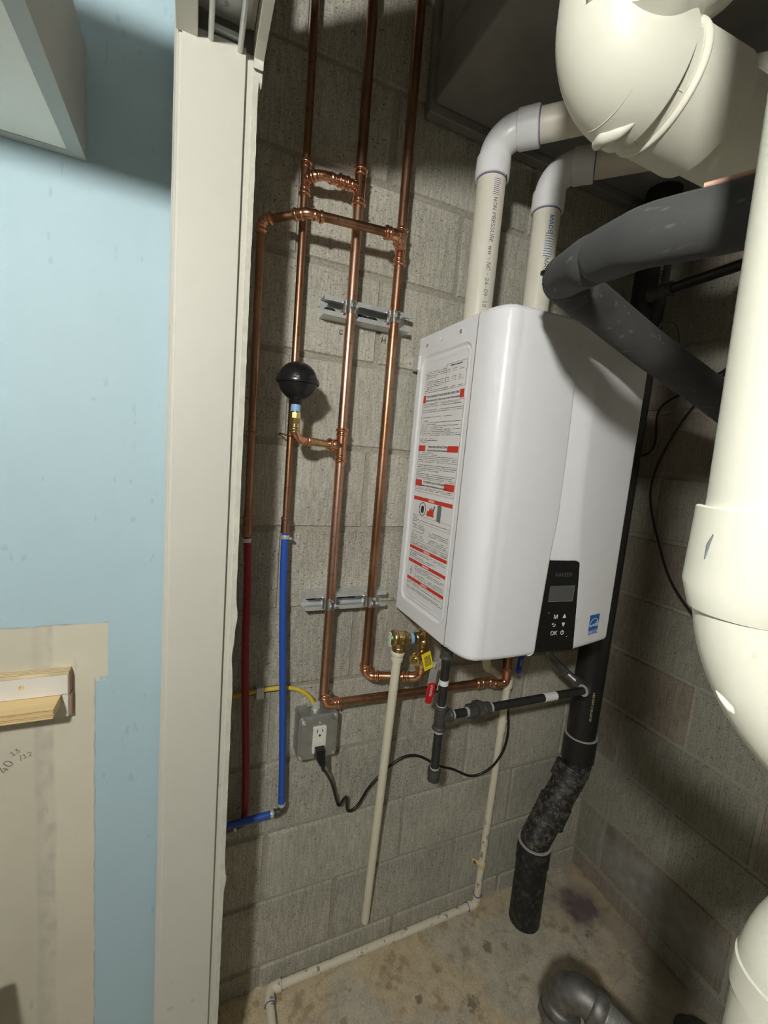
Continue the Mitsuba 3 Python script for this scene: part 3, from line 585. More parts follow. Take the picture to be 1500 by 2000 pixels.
k = thing('relief_valve', 'brass pressure relief valve with a pale green lever left of the heater outlet', 'valve')
RV = V(-.139, -.133, 1.046)
part(k, 'body', fit([RV + V(-.020, 0, .006), RV + V(.017, 0, 0)], .0175, ((.006, .004, .002), (.026, .004, .001)), n=28), 'brass')
part(k, 'inlet', cat([fit([RV + V(.012, 0, 0), RV + V(.030, 0, 0)], .0125, ((-.004, .004, .001),))]), 'brass')
part(k, 'tape', tube([RV + V(.027, 0, 0), RV + V(.036, 0, 0)], .0138, 20), 'tape_blue')
part(k, 'outlet', fit([RV, RV + V(.001, 0, -.030)], .0150, ((-.006, .006, .0015),), n=24), 'brass')
part(k, 'lever', cat([prism(rrect(.010, .036, .004), .003, (-1, 0, 0), (0, 1, 0), RV + V(-.026, -.004, .004)), tube([RV + V(-.018, 0, .006), RV + V(-.028, 0, .006)], .0045, 12)]), 'lever_green', 30)
k = thing('discharge_pipe', 'cream plastic discharge pipe leaning down from the relief valve', 'pipe')
rt, rb_ = V(-.1395, -.133, 1.018), V(-.106, -.020, .118)
ud = unit(rb_ - rt)
part(k, 'adapter', cat([fit([rt + ud * -.004, rt + ud * .026], .0145, ((.010, .006, .0022),), n=24)]), 'cpvc_clean')
part(k, 'pipe', tube([rt, rb_ - ud * .004, rb_], [.0111, .0111, .0100]), 'cpvc_clean')
k = thing('blue_valve_handle', 'blue valve lever hanging under the heater beside a copper pipe', 'valve handle')
part(k, 'grip', prism(rrect(.015, .056, .005), .005, (0, -1, 0), (1, 0, 0), (0, .0025, 0)).apply_transform(trimesh.transformations.rotation_matrix(math.radians(5), [0, 1, 0])).apply_translation(V(.252, -.13, .934)), 'handle_blue', 30)
part(k, 'lettering', words('OPEN', .0055, (0, -1, 0), (-.09, 0, -1), (.2510, -.1331, .948), .0004), 'print_white', False)
part(k, 'stem', cat([bx(.246, .262, -.131, -.129, .955, .99), tube([[.254, -.131, .985], [.268, -.075, .99]], .007, 12)]), 'zinc', 30)

# condensate drain
k = thing('condensate_drain', 'cream plastic drain pipe from the heater down the wall and along the floor', 'pipe')
c0, c1, c2, c3, c4 = V(.304, -.036, .826), V(.296, -.026, .034), V(.318, -.026, .030), V(-.383, -.026, .026), V(-.388, -.20, .022)
c1 = V(.2975, -.027, .030); c3 = V(-.3825, -.027, .024); c4 = V(-.392, -.35, .020)
r = .0109
part(k, 'hose', tube(rpath([[.110, -.15, 1.082], [.130, -.130, .974], [.210, -.043, .886], [.292, -.034, .836]], .03, 8), .0125, 18), 'cpvc_clean')
part(k, 'socket', tube([c0 + V(0, 0, .010), c0 + V(0, 0, -.020)], .0150), 'cpvc_clean')
part(k, 'coupling', tube([c0 + (c1 - c0) * .165, c0 + (c1 - c0) * .21], .0132), 'cpvc_clean')
part(k, 'pipe', tube([c0, c1], r), 'cpvc')
def slip_elbow(c, d1, d2, r, leg, R):
    d1, d2 = unit(d1), unit(d2)
    return cat([fit(rpath([c + d1 * leg, c, c + d2 * leg], .016, 12), R, ((.006, .010, .0008), (-.006, .010, .0008)))])
part(k, 'elbow', slip_elbow(c1, c0 - c1, c3 - c1, r, .034, .0135), 'cpvc')
part(k, 'pipe', tube([c1, c3], r), 'cpvc')
part(k, 'elbow', slip_elbow(c3, c1 - c3, c4 - c3, r, .034, .0135), 'cpvc')
part(k, 'glue_ring', cat([ring(c3 + unit(c1 - c3) * .034, c1 - c3, .011, .0016, .0141), ring(c3 + unit(c4 - c3) * .034, c4 - c3, .011, .0016, .0141), ring(c1 + unit(c0 - c1) * .034, c0 - c1, .011, .0016, .0141), ring(c1 + unit(c3 - c1) * .034, c3 - c1, .011, .0016, .0141)]), 'primer_purple')
part(k, 'pipe', tube([c3, c4], r), 'cpvc')
pc = c0 + (c1 - c0) * ((.826 - .178) / (.826 - .030))
part(k, 'pipe_clip', cat([ring(pc, c1 - c0, .011, .016, .0132), tube([pc + V(-.010, .004, .004), pc + V(-.022, .012, .012), pc + V(-.030, .014, .012)], [.006, .005, .006], 10)]), 'clamp_yellow')
part(k, 'clip_screw', tube([pc + V(-.026, .008, .013), pc + V(-.026, .0, .013)], .003, 10), 'steel_dark')

# ---------------------------------------------------------------- gas pipe
k = thing('gas_pipe', 'black iron gas pipe with a capped drip leg, tee and union under the heater', 'pipe')
GX, GY, GZ = -.0435, -.20, .868
ri = .0107
part(k, 'nipple', tube([[GX, GY, 1.083], [GX, GY, 1.035]], ri), 'iron_fitting')
part(k, 'coupling', fit([[GX, GY, 1.050], [GX, GY, 1.018]], .0145, ((.004, .004, .002), (-.004, .004, .002))), 'iron_fitting')
part(k, 'pipe', tube([[GX, GY, 1.02], [GX, GY, .89]], ri), 'black_iron')
part(k, 'tape_ring', tube([[GX, GY, .965], [GX, GY, .952]], ri + .0008), 'tape_white')
part(k, 'tape_tail', tube([[GX - .010, GY - .004, .962], [GX - .018, GY - .006, .962], [GX - .021, GY - .006, .944]], .0008, 6), 'tape_white')
def ibands(r): return ((.0045, .0045, .0028), (-.0045, .0045, .0028))
part(k, 'tee', cat([fit([[GX, GY, .898], [GX, GY, .836]], .0142, ibands(0), n=24), fit([[GX, GY, GZ], [GX + .032, GY, GZ]], .0142, ((-.0045, .0045, .0028),), n=24)]), 'iron_fitting')
part(k, 'thread', cat([tube([[GX, GY, .9005], [GX, GY, .8975]], .0120), tube([[GX + .031, GY, GZ], [GX + .038, GY, GZ]], .0116), tube([[GX, GY, .836], [GX, GY, .829]], .0116), tube([[GX, GY, .729], [GX, GY, .737]], .0116), tube([[GX + .073, GY, GZ], [GX + .080, GY, GZ]], .0118), tube([[.102, GY, GZ], [.110, GY, GZ]], .0118)]), 'thread_grey')
part(k, 'pipe', tube([[GX, GY, .832], [GX, GY, .733]], ri), 'black_iron')
part(k, 'cap', fit([[GX, GY, .733], [GX, GY, .702]], .0150, ((.010, .011, .0012),), n=24), 'iron_fitting')
part(k, 'nipple', tube([[GX + .036, GY, GZ], [GX + .076, GY, GZ]], ri), 'black_iron')
ux = .057
part(k, 'union', cat([ngon((ux - .010, GY, GZ), (1, 0, 0), .0185, .020, 8), ngon((ux + .010, GY, GZ), (1, 0, 0), .0235, .017, 8), fit([[ux + .016, GY, GZ], [ux + .044, GY, GZ]], .0160, ((.010, .004, .002),), n=20)]), 'iron_fitting', 25)
GE = V(.452, GY, .8655)
pp = part(k, 'pipe', tube([[.105, GY, GZ], GE + V(-.012, 0, 0)], ri), 'black_iron')
sk = part(pp, 'sticker', tube([[.283, GY, .8665], [.328, GY, .8662]], ri + .0005), 'tape_white')
k2 = thing('gas_connector', 'grey metal pipe curving from the end of the gas pipe up into the heater', 'pipe')
GB = V(.452, -.115, .872)
part(k2, 'elbow', fit(rpath([GE + V(-.018, 0, 0), GE, GE + V(0, .048, .003)], .017, 12), .0150, ((.003, .004, .0016), (-.006, .004, .0012))), 'conduit_steel')
part(k2, 'mouth', ring(GE + V(-.019, 0, 0), (1, 0, 0), .012, .003, .0168), 'thread_grey')
Q = [GE + V(0, .035, .002), V(.435, -.13, .884), V(.36, -.128, .945), V(.345, -.13, .985), V(.342, -.13, 1.082)]
part(k2, 'tube', tube(rpath([Q[0], Q[1], V(.352, -.128, .952), Q[4]], [.02, .055], 14), .0128), 'conduit_steel')
part(k2, 'collar', cat([ring(Q[1] + unit(V(.352, -.128, .952) - Q[1]) * .012, V(.352, -.128, .952) - Q[1], .012, .010, .0145), ring(V(.3425, -.13, 1.045), (0, 0, 1), .012, .02, .0142)]), 'conduit_steel')

# ---------------------------------------------------------------- black soil stack in the corner
k = thing('soil_stack', 'black plastic drain stack in the corner behind the heater, offset above the floor', 'drain pipe')
ra = .0450
s0, s1, s2, s3 = V(.592, -.092, 2.74), V(.590, -.092, .545), V(.442, -.100, .265), V(.441, -.102, 0)
part(k, 'pipe', tube([s0, V(.590, -.092, .60)], ra, 32), 'abs_black')
part(k, 'coupling', fit([[.590, -.092, .628], [.590, -.092, .545]], .0505, (), step=.005, n=36), 'abs_black')
part(k, 'rim', ring((.590, -.092, .6285), (0, 0, 1), ra, .004, .0507, 36), 'rim_grey')
P = rpath([[.590, -.092, .60], s1 + V(0, 0, -.03), s2 + V(.0, 0, .03), s2 + V(0, 0, -.06)], [.06, .06], 12)
part(k, 'offset', tube(P, .0462, 32), 'abs_dirty')
od = unit(s2 - s1)
part(k, 'coupling', fit([s1 + od * .035, s1 + od * .085], .0515, ((.004, .004, .002),), step=.002, n=36), 'abs_dirty')
part(k, 'coupling', fit([s1 + od * .155, s1 + od * .225], .0505, ((-.004, .004, .002),), step=.002, n=36), 'abs_dirty')
part(k, 'coupling', fit([s2 + V(0, 0, .020), s2 + V(0, 0, -.05)], .0520, (), step=.004, n=36), 'abs_dusty')
part(k, 'rim', ring(s2 + V(0, 0, .0205), (0, 0, 1), ra, .005, .0523, 36), 'rim_grey')
part(k, 'pipe', tube([s2 + V(0, 0, -.04), s3], .0490, 32), 'abs_dusty')
side = unit(V(-.607, -1.025, 0) - V(.59, -.092, 0))
part(k, 'lettering', wrap_text('ABS DWV 3 IN ASTM', .007, (.590, -.092, .80), (0, 0, -1), ra, side, depth=.0005, spin=.45), 'clamp_yellow', False)
part(k, 'lettering', wrap_text('ABS DWV CELLULAR CORE', .007, (.592, -.092, 2.12), (0, 0, -1), ra, side, depth=.0005, spin=.5), 'rim_grey', False)
k = thing('iron_branch_pipe', 'thin black iron pipe running past the stack behind the foam insulated pipe', 'pipe')
b0, b1 = V(.54, -.165, 1.985), V(.54, -.41, 1.995)
part(k, 'pipe', tube([b0, b1 + V(0, -.25, 0)], .0125), 'black_iron')
part(k, 'coupling', fit([b0 + V(0, .03, 0), b0 + V(0, -.035, 0)], .0165, ibands(0)), 'iron_fitting')
part(k, 'valve_body', cat([fit([b1 + V(0, .03, 0), b1 + V(0, -.11, .01)], .024, ((.006, .006, .004), (.06, .03, .006))), tube([b1 + V(0, -.03, 0), b1 + V(-.01, -.03, .045)], .014)]), 'iron_fitting')

# ---------------------------------------------------------------- foam insulated pipe
k = thing('insulated_pipe', 'black foam insulated pipe bending in front of the heater top', 'insulated pipe')
RI = .0297
pu = rpath([(.76, -1.45, 1.80), (.15, -1.30, 1.77), (-.078, -1.049, 1.751), (-.152, -.754, 1.726), (-.175, -.718, 1.725), (-.189, -.686, 1.726), (-.157, -.584, 1.745), (-.083, -.457, 1.782), (.033, -.434, 1.768), (.167, -.434, 1.726), (.352, -.456, 1.660), (.55, -.49, 1.575), (.76, -.52, 1.48)], [.2, .3, .3, .06, .06, .1, .042, .1, .2, .3, .3], 12)
Pq, sq = resample(pu, .006)
cut = np.argmin(np.linalg.norm(Pq - V(-.163, -.605, 1.742), axis=1)); cut2 = np.argmin(np.linalg.norm(Pq - V(-.082, -.466, 1.77), axis=1))
def foam(P, seed):
    m = tube(P, RI + .0012 * (meshkit.fbm(np.c_[np.arange(len(P)) * .21, np.zeros(len(P)), np.zeros(len(P))], 3, seed) - .5) * 2, 36)
    return m
RR = np.full(len(Pq), RI)
def taper(P, r0, r1):
    n = len(P); e = np.minimum(np.arange(n), np.arange(n)[::-1]); return np.linspace(r0, r1, n) - .004 * np.clip(1 - e / 2.0, 0, 1)
for a_, b_, r0_, r1_ in ((0, cut + 1, RI, RI), (cut + 1, cut2 + 1, .0297, .0305), (cut2, cut2 + 11, .0305, .0330), (cut2 + 10, len(Pq), .0335, .0335)):
    seg = Pq[a_:b_] if a_ == 0 else Pq[a_ - 1:b_]
    part(k, 'foam_sleeve', tube(seg, taper(seg, r0_, r1_), 36), 'foam', 50)
tz = Pq[cut2]; 
part(k, 'zip_tie', cat([ring(Pq[cut2 - 2], Pq[cut2 - 1] - Pq[cut2 - 3], RI, .004, RI + .0012, 36), bx(-.004, .004, -.004, .004, -.003, .003).apply_translation(Pq[cut2 - 2] + V(-.026, .014, .004))]), 'zip_black')
lowp = Pq[cut2 + 4:]
off = lowp + V(.002, .004, .0375); off[:, 2] += .004 * np.sin(np.arange(len(off)) * .19)
kk = thing('control_cable', 'thin dark cable tied along the lower leg of the foam insulated pipe', 'cable')
part(kk, 'cable', tube(off, .0045, 10), 'black_cable')
part(kk, 'cable_tail', tube(spline([off[44], off[44] + V(.02, -.01, .02), off[44] + V(.05, -.01, .0), off[44] + V(.05, -.01, -.03)], 20), .0015, 8), 'black_cable')
for i in (6, 24, 44): part(kk, 'zip_tie', cat([ring(off[i], off[i + 1] - off[i], .0045, .004, .0062, 12), tube([off[i], off[i] + V(.004, -.004, .016)], .001, 6)]), 'zip_black')
k = thing('refrigerant_line', 'thin pinkish copper tube lying along the top of the foam insulated pipe', 'tube')
topl = Pq[np.where((Pq[:, 1] < -.69))[0]][::8] + V(-.003, 0, RI + .0032)
part(k, 'tube', tube(spline(topl[::-1], 40), .0030, 12), 'pink_copper')
for pts in ([(.752, .0, 1.55), (.752, -.071, 1.607), (.752, -.068, 1.705), (.752, -.147, 1.753), (.752, -.231, 1.797), (.752, -.5, 1.9)], [(.752, -.25, 1.80), (.752, -.176, 1.713), (.752, -.107, 1.575), (.752, -.082, 1.442), (.752, -.129, 1.299), (.752, -.189, 1.183), (.752, -.272, 1.098), (.752, -.40, 1.03)]):
    k = thing('wall_cable', 'thin black cable ' + ('looping down the right block wall toward the large white pipe' if len(pts) == 8 else 'crossing the right block wall under the foam insulated pipe'), 'cable')
    part(k, 'cable', tube(spline(pts, 60), .0032, 8), 'black_cable')

# ---------------------------------------------------------------- heater vents
dv = unit((.68, -.73, .02))
for vx, zc, lab in ((-.040, 2.170, 'left white plastic vent pipe rising from the heater top'), (.118, 2.150, 'right white plastic vent pipe rising from the heater top')):
    k = thing('vent_pipe', lab, 'vent pipe', 'vent pipes')
    c = V(vx, -.17, zc)
    pp = part(k, 'pipe', tube([[vx, -.17, 1.7782], c + V(0, 0, -.05)], .0302, 32), 'pvc_pipe')
    ro = .0345
    part(k, 'elbow', tube(rpath([c + V(0, 0, -.05), c, c + dv * .05], .055, 14), .0325, 32), 'pvc_fitting')
    part(k, 'hub', tube([c + V(0, 0, -.044), c + V(0, 0, -.047), c + V(0, 0, -.086), c + V(0, 0, -.088)], [.0325, .0358, .0362, .0345], 32), 'pvc_fitting')
    part(k, 'hub', tube([c + dv * .044, c + dv * .047, c + dv * .086, c + dv * .088], [.0325, .0358, .0362, .0345], 32), 'pvc_fitting')
    part(k, 'primer_ring', cat([ring(c + V(0, 0, -.089), (0, 0, 1), .030, .0024, .0312, 32), ring(c + dv * .089, dv, .030, .0024, .0312, 32)]), 'primer_purple')
    part(k, 'pipe', tube([c + dv * .06, c + dv * ((.76 - vx) / .68)], .0302, 32), 'pvc_pipe')
    out = unit(EYE - c); out = V(out[0], out[1], 0)
    if vx < 0:
        part(pp, 'lettering', wrap_text('NON PRESSURE  ww - NC - 24-09-18', .0085, (vx, -.17, 2.035), (0, 0, -1), .0302, out, depth=.0005, spin=.42), 'print_grey', False)
        part(pp, 'lettering', wrap_text('|||||||||', .0085, (vx, -.17, 2.072), (0, 0, -1), .0302, out, depth=.0005, spin=.42), 'primer_purple', False)
        part(pp, 'pen_line', cat([bx(-.0006, .0006, -.0006, .0006, -.012, .012).apply_translation(c + V(0, 0, -.086) + V(math.cos(-1.15), math.sin(-1.15), 0) * .0345)]), 'print_black', False)
    else:
        part(pp, 'lettering', wrap_text('MADE', .010, (vx, -.17, 2.045), (0, 0, -1), .0302, out, depth=.0005, spin=.42), 'star_blue', False)
        part(pp, 'lettering', wrap_text('||||||||||', .012, (vx, -.17, 2.008), (0, 0, -1), .0302, out, depth=.0005, spin=.42), 'star_blue', False)
        part(pp, 'lettering', wrap_text('MADE IN', .010, (vx, -.17, 1.955), (0, 0, -1), .0302, out, depth=.0005, spin=.42), 'print_grey', False)

# ---------------------------------------------------------------- large white drain pipes
k = thing('drain_elbow', 'large white plastic drain elbow with coupling overhead at upper right', 'drain pipe')
WA, W0 = unit((1, -.10, -.08)), V(-.094, -.592, 1.958)
WK = W0 - WA * .07
part(k, 'elbow', tube(rpath([WK + V(0, 0, .75), WK, W0 - WA * .020], .10, 18), .0690, 48), 'pvc_near')
part(k, 'hub', tube([W0 - WA * .065, W0], .0615, 48), 'pvc_near')
u1 = unit(np.cross(WA, V(0, 0, 1))); u2 = np.cross(u1, WA)
around = lambda t_, r_: (u1 * math.cos(t_) + u2 * math.sin(t_)) * r_
sgn = 1 if u1[1] < 0 else -1
part(k, 'shell_lip', tube([W0 - WA * (.050 - .016 * abs(math.sin(math.radians(t_ + 105) * 1.6))) + (u1 * sgn * math.cos(math.radians(t_)) + u2 * math.sin(math.radians(t_))) * .0655 for t_ in np.linspace(-140, -72, 24)], np.interp(np.linspace(0, 1, 24), [0, .25, .75, 1], [.001, .0078, .0078, .002]), 14), 'pvc_near')
for t_ in (-95, -38, 18):
    d_ = (u1 * sgn * math.cos(math.radians(t_)) + u2 * math.sin(math.radians(t_))) * .0617
    part(k, 'rib', tube([W0 - WA * .050 + d_, W0 - WA * .006 + d_], .0009, 8), 'pvc_near')
part(k, 'rim', fit([W0 - WA * .004, W0 + WA * .008], .0620, ((.007, .004, .0050),), n=48), 'pvc_near')
part(k, 'coupling', tube([W0 + WA * .003, W0 + WA * .006, W0 + WA * .078, W0 + WA * .082], [.0630, .0650, .0665, .0640], 48), 'pvc_near')
part(k, 'pipe', tube([W0 + WA * .06, W0 + WA * .86], .0572, 48), 'pvc_near')
ba, bb, bc_, bd2 = V(-.205, -.665, 2.075), V(-.185, -.648, 1.998), V(-.150, -.628, 1.985), V(-.03, -.60, 2.10)
part(k, 'branch_hub', tube([ba, bb - unit(bb - ba) * .002, bb], [.0365, .0365, .0350], 36), 'pvc_near')
part(k, 'branch', tube(rpath([bb, bc_, bd2, bd2 + V(.3, .06, .35)], [.035, .1], 14), .0325, 36), 'pvc_near')
side = unit(V(-.8, -.75, 0))
part(k, 'lettering', cat([wrap_text('PVC DWV', .008, WK + V(0, 0, .075), (0, 0, -1), .069, side, depth=.0005, spin=-.25), wrap_text('NSF 4 IN', .008, WK + V(0, 0, .07), (0, 0, -1), .069, side, depth=.0005, spin=-.45)]), 'print_grey', False)
k = thing('drain_stack', 'large white plastic drain pipe at the right edge with coupling, curved elbow and lower bend', 'drain pipe')
SX, SY = -.278, -.873
rs_ = .0300; up = unit((-.045, 0, 1))
S0 = V(SX, SY, 1.439)
part(k, 'pipe', tube([S0 + up * 1.30, S0], rs_, 48), 'pvc_near')
part(k, 'hub', tube([[SX, SY, 1.4662], [SX, SY, 1.4655], [SX, SY, 1.416], [SX, SY, 1.399]], [.0351, .0358, .0365, .0311], 48), 'pvc_near')
sd = unit((.611, -.63, -.479)); E0 = V(SX, SY, 1.345)
part(k, 'elbow', tube(rpath([[SX, SY, 1.426], E0, E0 + sd * .17], .135, 24), rs_ + .0003, 48), 'pvc_near')
e1 = E0 + sd * .0776
part(k, 'hub', tube([e1, e1 + sd * .002, e1 + sd * .044], [.031, .0361, .0361], 48), 'pvc_near')
lx, ly = -.120, -.886
part(k, 'trap', tube(rpath([E0 + sd * .10, E0 + sd * .26, V(.05, -1.06, 1.10), V(.06, -.912, 1.105), V(-.03, -.899, 1.100)], [.05, .05, .05], 14), rs_, 36), 'pvc_near')
part(k, 'elbow', tube(rpath([[lx, ly, 1.029], [lx, ly, 1.095], [lx + .085, ly - .0127, 1.100]], .040, 18), .0384, 48), 'pvc_near')
part(k, 'hub', tube([[lx, ly, 1.062], [lx, ly, 1.061], [lx, ly, 1.033], [lx, ly, 1.031]], [.0384, .0401, .0403, .0384], 48), 'pvc_near')
part(k, 'pipe', tube([[lx, ly, 1.04], [lx, ly, 0]], .0372, 48), 'pvc_near')
part(k, 'scuff', tube([[-.3136, -.8655, 1.450], [-.3140, -.8640, 1.4435], [-.3141, -.8635, 1.4345]], [.0003, .0009, .0003], 8), 'print_grey')
part(k, 'flash', tube(spline([V(-.3022, -.877, 1.352), V(-.3022, -.883, 1.3475), V(-.301, -.888, 1.343)], 12), np.interp(np.linspace(0, 1, 12), [0, .3, .8, 1], [.0004, .0016, .0023, .0006]), 10), 'pvc_near')

# galvanized elbow near the floor
k = thing('iron_elbow', 'grey galvanized iron pipe elbow standing on the floor at the bottom edge', 'pipe elbow')
IE = V(.165, -.478, .395)
d1, d2 = unit((-.12, -.05, -1)), unit((.45, -.80, -.28))
P = rpath([IE + d1 * .075, IE, IE + d2 * .078], .042, 16)
part(k, 'body', fit(P, .0330, ((.010, .012, .006), (-.010, .014, .0055)), step=.002, n=36), 'steel_dark')
part(k, 'nipple', tube([IE + d2 * .07, IE + d2 * .22], .0262, 30), 'steel_dark')
m, q_ = resample(np.array([IE + d2 * .080, IE + d2 * .125]), .0006)
part(k, 'thread', tube(m, .0265 + .0009 * np.sin(q_ * 2 * np.pi / .0022), 30), 'zinc')
part(k, 'hex', ngon(IE + d1 * .085, d1, .043, .022, 8), 'steel_dark', 20)
part(k, 'pipe', tube([IE + d1 * .07, IE + d1 * .395], .0262, 30), 'steel_dark')
k = thing('floor_fitting', 'dark rusty iron fitting on the floor against the right block wall', 'pipe fitting')
part(k, 'body', fit(rpath([[.66, -.50, 0], [.66, -.50, .03], [.70, -.60, .04]], .02, 10), .028, ((.012, .01, .006), (-.012, .012, .006)), step=.002, n=28), 'iron_fitting')
part(k, 'collar', ring((.66, -.50, .012), (0, 0, 1), .028, .02, .036, 28), 'iron_fitting')

# ---------------------------------------------------------------- water heater
H = thing('water_heater', 'white wall hung tankless water heater with black control panel', 'water heater')
XL, XR, YBk, YS, ZB, ZTp = -.1004, .334, -.020, -.268, 1.0835, 1.7775
def wheater():
    def rr_sdf(y, z, y0, y1, z0, z1, r):
        cy, cz, hy, hz = (y0 + y1) / 2, (z0 + z1) / 2, abs(y1 - y0) / 2, abs(z1 - z0) / 2
        qy, qz = np.abs(y - cy) - hy + r, np.abs(z - cz) - hz + r
        return np.hypot(np.maximum(qy, 0), np.maximum(qz, 0)) + np.minimum(np.maximum(qy, qz), 0) - r
    def sstep(a, b, x): t = np.clip((x - a) / (b - a), 0, 1); return t * t * (3 - 2 * t)
    part(H, 'body', bx(XL + .006, XR, YS, YBk, ZB, ZTp, .004), 'heater_side', False)
    ys, zs = np.linspace(YS + .001, YBk, 170), np.linspace(ZB, ZTp, 420)
    Yg, Zg = np.meshgrid(ys, zs)
    sd_ = rr_sdf(Yg, Zg, -.256, -.041, 1.121, 1.729, .026)
    Xg = XL + .0045 * sstep(0.000, -.0065, sd_) - .0012 * np.exp(-((sd_ + .0125) / .002) ** 2)
    for (y0, y1, zc) in ((-.20, -.10, 1.712), (-.20, -.09, 1.142)):   # pressed lines in the recess
        Xg -= .0012 * np.exp(-((Zg - zc) / .0018) ** 2) * sstep(y0 - .003, y0, Yg) * sstep(y1 + .003, y1, Yg)
    ed = np.minimum.reduce([Zg - ZB, ZTp - Zg, YBk - Yg]); Xg += .004 * (1 - np.sqrt(np.clip(1 - (1 - np.clip(ed / .004, 0, 1)) ** 2, 0, 1)))
    v = np.stack([Xg, Yg, Zg], -1).reshape(-1, 3); nz, ny = Xg.shape
    i = np.arange(nz - 1)[:, None] * ny + np.arange(ny - 1)[None]
    q = np.stack([i, i + ny, i + ny + 1, i + 1], -1).reshape(-1, 4)
    part(H, 'side_panel', (v, q), 'heater_side', True)
    for (y, z, rr) in ((-.0615, 1.752, .0045), (-.128, 1.7535, .0038), (-.207, 1.7535, .0048)):
        part(H, 'screw', cat([tube([[XL + .0004, y, z], [XL - .0012, y, z]], [rr, rr * .75], 16), tube([[XL - .001, y, z], [XL - .0016, y, z]], [rr * .4, rr * .3], 10)]), 'chrome')
    part(H, 'seam_gasket', bx(XL + .0012, XR - .002, YS - .0022, YS + .0012, ZB + .001, ZTp - .001), 'seam_tan', False)
    part(H, 'bracket', cat([bx(.03 - .135, .03 - .095, -.03, -.002, 1.70, 1.735), bx(-.06, .28, -.022, -.002, 1.72, 1.77)]), 'zinc', False)
    # front cover
    zc_ = np.array([1.08, 1.296, 1.403, 1.556, 1.655, 1.779]); fx = lambda z: np.interp(z, zc_, [.0795, .0885, .0968, .0955, .0920, .0870])
    zr_ = np.array([1.08, 1.295, 1.425, 1.619, 1.78]); rx = lambda z: np.interp(z, zr_, [.190, .1715, .157, .1515, .150])
    from scipy.interpolate import PchipInterpolator
    fx = PchipInterpolator(zc_, [.0795, .0885, .0968, .0955, .0920, .0870]); rx = PchipInterpolator(zr_, [.190, .1715, .157, .1515, .150])
    YF = -.347
    def yf(x, z):
        c, r_ = fx(z), rx(z)
        left = YF + .006 * np.clip((x + .04) / -.06, 0, 1) - .0035 * (1 - ((x - .02) / .09) ** 2)
        chan = (YF + .0065) + (-.0090) * sstep(c + .002, r_, x) + .004 * np.exp(-np.maximum(x - c, 0) / .006)
        right = np.interp(x, [0, 1], [0, 1]) * 0 + (YF - .0025) + .024 * np.clip((x - r_) / (.322 - r_), 0, 1) ** 1.25
        y = np.where(x < c, left, np.where(x < r_, chan, right))
        y = y + (x < c) * .0015 * sstep(c - .004, c, x)
        return y
    n1, rl, rr_ = 26, .046, .016
    def profile(z):
        c, r_ = float(fx(z)), float(rx(z)); pts = []
        for t in np.linspace(0, np.pi / 2, n1): # left rounded edge, a superellipse
            ct, st = math.cos(t) ** .8, math.sin(t) ** .8
            x = -.0545 - .0459 * ct; y0 = float(yf(-.0545, z)); pts.append((x, YS - .0015 + (y0 - YS + .0015) * st))
        xs = np.r_[np.linspace(-.052, c - .006, 26), np.linspace(c - .005, c - .0002, 6), np.linspace(c + .0012, c + .004, 4), np.linspace(c + .006, r_ - .006, 12), np.linspace(r_ - .004, r_ + .004, 7), np.linspace(r_ + .006, .318, 22)]
        pts += list(zip(xs, yf(xs, np.full_like(xs, z))))
        y0 = float(yf(np.array([.318]), np.array([z]))[0])
        for t in np.linspace(0, np.pi / 2, 12)[1:]: pts.append((.318 + .018 * math.sin(t), y0 + .018 * (1 - math.cos(t))))
        pts.append((.336, YS - .0015)); return np.array(pts)
    r0 = .014; z_lo, z_hi = 1.0800, 1.7810
    tt = np.linspace(0, np.pi / 2, 9)
    zs = np.r_[z_lo + r0 * (1 - np.sin(tt[::-1])), np.linspace(z_lo + r0, z_hi - r0, 72)[1:-1], z_hi - r0 * (1 - np.sin(tt))]
    rows = []
    for z in zs:
        p = profile(z); e = min(z - z_lo, z_hi - z); ins = r0 - math.sqrt(max(r0 * r0 - max(r0 - e, 0) ** 2, 0))
        if ins > 0:
            d = np.gradient(p, axis=0); nn = np.c_[-d[:, 1], d[:, 0]]; nn /= np.linalg.norm(nn, axis=1, keepdims=True)
            nn[np.abs(p[:, 1] - YS) < .004] *= 0.0 + np.array([1, 0])
            p = p + nn * ins * np.array([1, 1]); p[:, 1] = np.minimum(p[:, 1], YS - .0012)
        rows.append(np.c_[p, np.full(len(p), z)])
    m_ = len(rows[0]); v = np.vstack(rows); i = np.arange(len(rows) - 1)[:, None] * m_ + np.arange(m_ - 1)[None]
    q = np.stack([i, i + 1, i + m_ + 1, i + m_], -1).reshape(-1, 4)
    tri = np.vstack([q[:, [0, 1, 2]], q[:, [0, 2, 3]]])
    caps = []
    for k_, rev in ((0, True), (len(rows) - 1, False)):   # underside and top
        base = k_ * m_; cidx = len(v); v = np.vstack([v, [[.12, YS - .003, rows[k_][0, 2]]]])
        j = np.arange(m_ - 1); f = np.stack([np.full(m_ - 1, cidx), base + j, base + j + 1], -1); caps.append(f[:, ::-1] if rev else f)
    part(H, 'front_cover', trimesh.Trimesh(v, np.vstack([tri] + caps), process=False), 'heater_white', 32)
    # control panel on the channel
    nz_, nx_ = 60, 24
    zs = np.linspace(1.0825, 1.2915, nz_); g = []
    for z in zs:
        a_, b_ = float(fx(z)) + .0008, float(rx(z)) - .0005
        e = 1.2915 - z; inn = .009 - math.sqrt(max(.009 ** 2 - max(.009 - e, 0) ** 2, 0)); 
        xs = np.linspace(a_ + inn * .6, b_ - inn, nx_)
        yy = np.interp(xs, [a_, b_], [YF + .0035, YF - .0030]) - .0012
        eb = z - 1.080; yy = yy + (.012 - math.sqrt(max(.012 ** 2 - max(.012 - eb, 0) ** 2, 0)))
        g.append(np.c_[xs, yy, np.full(nx_, z)])
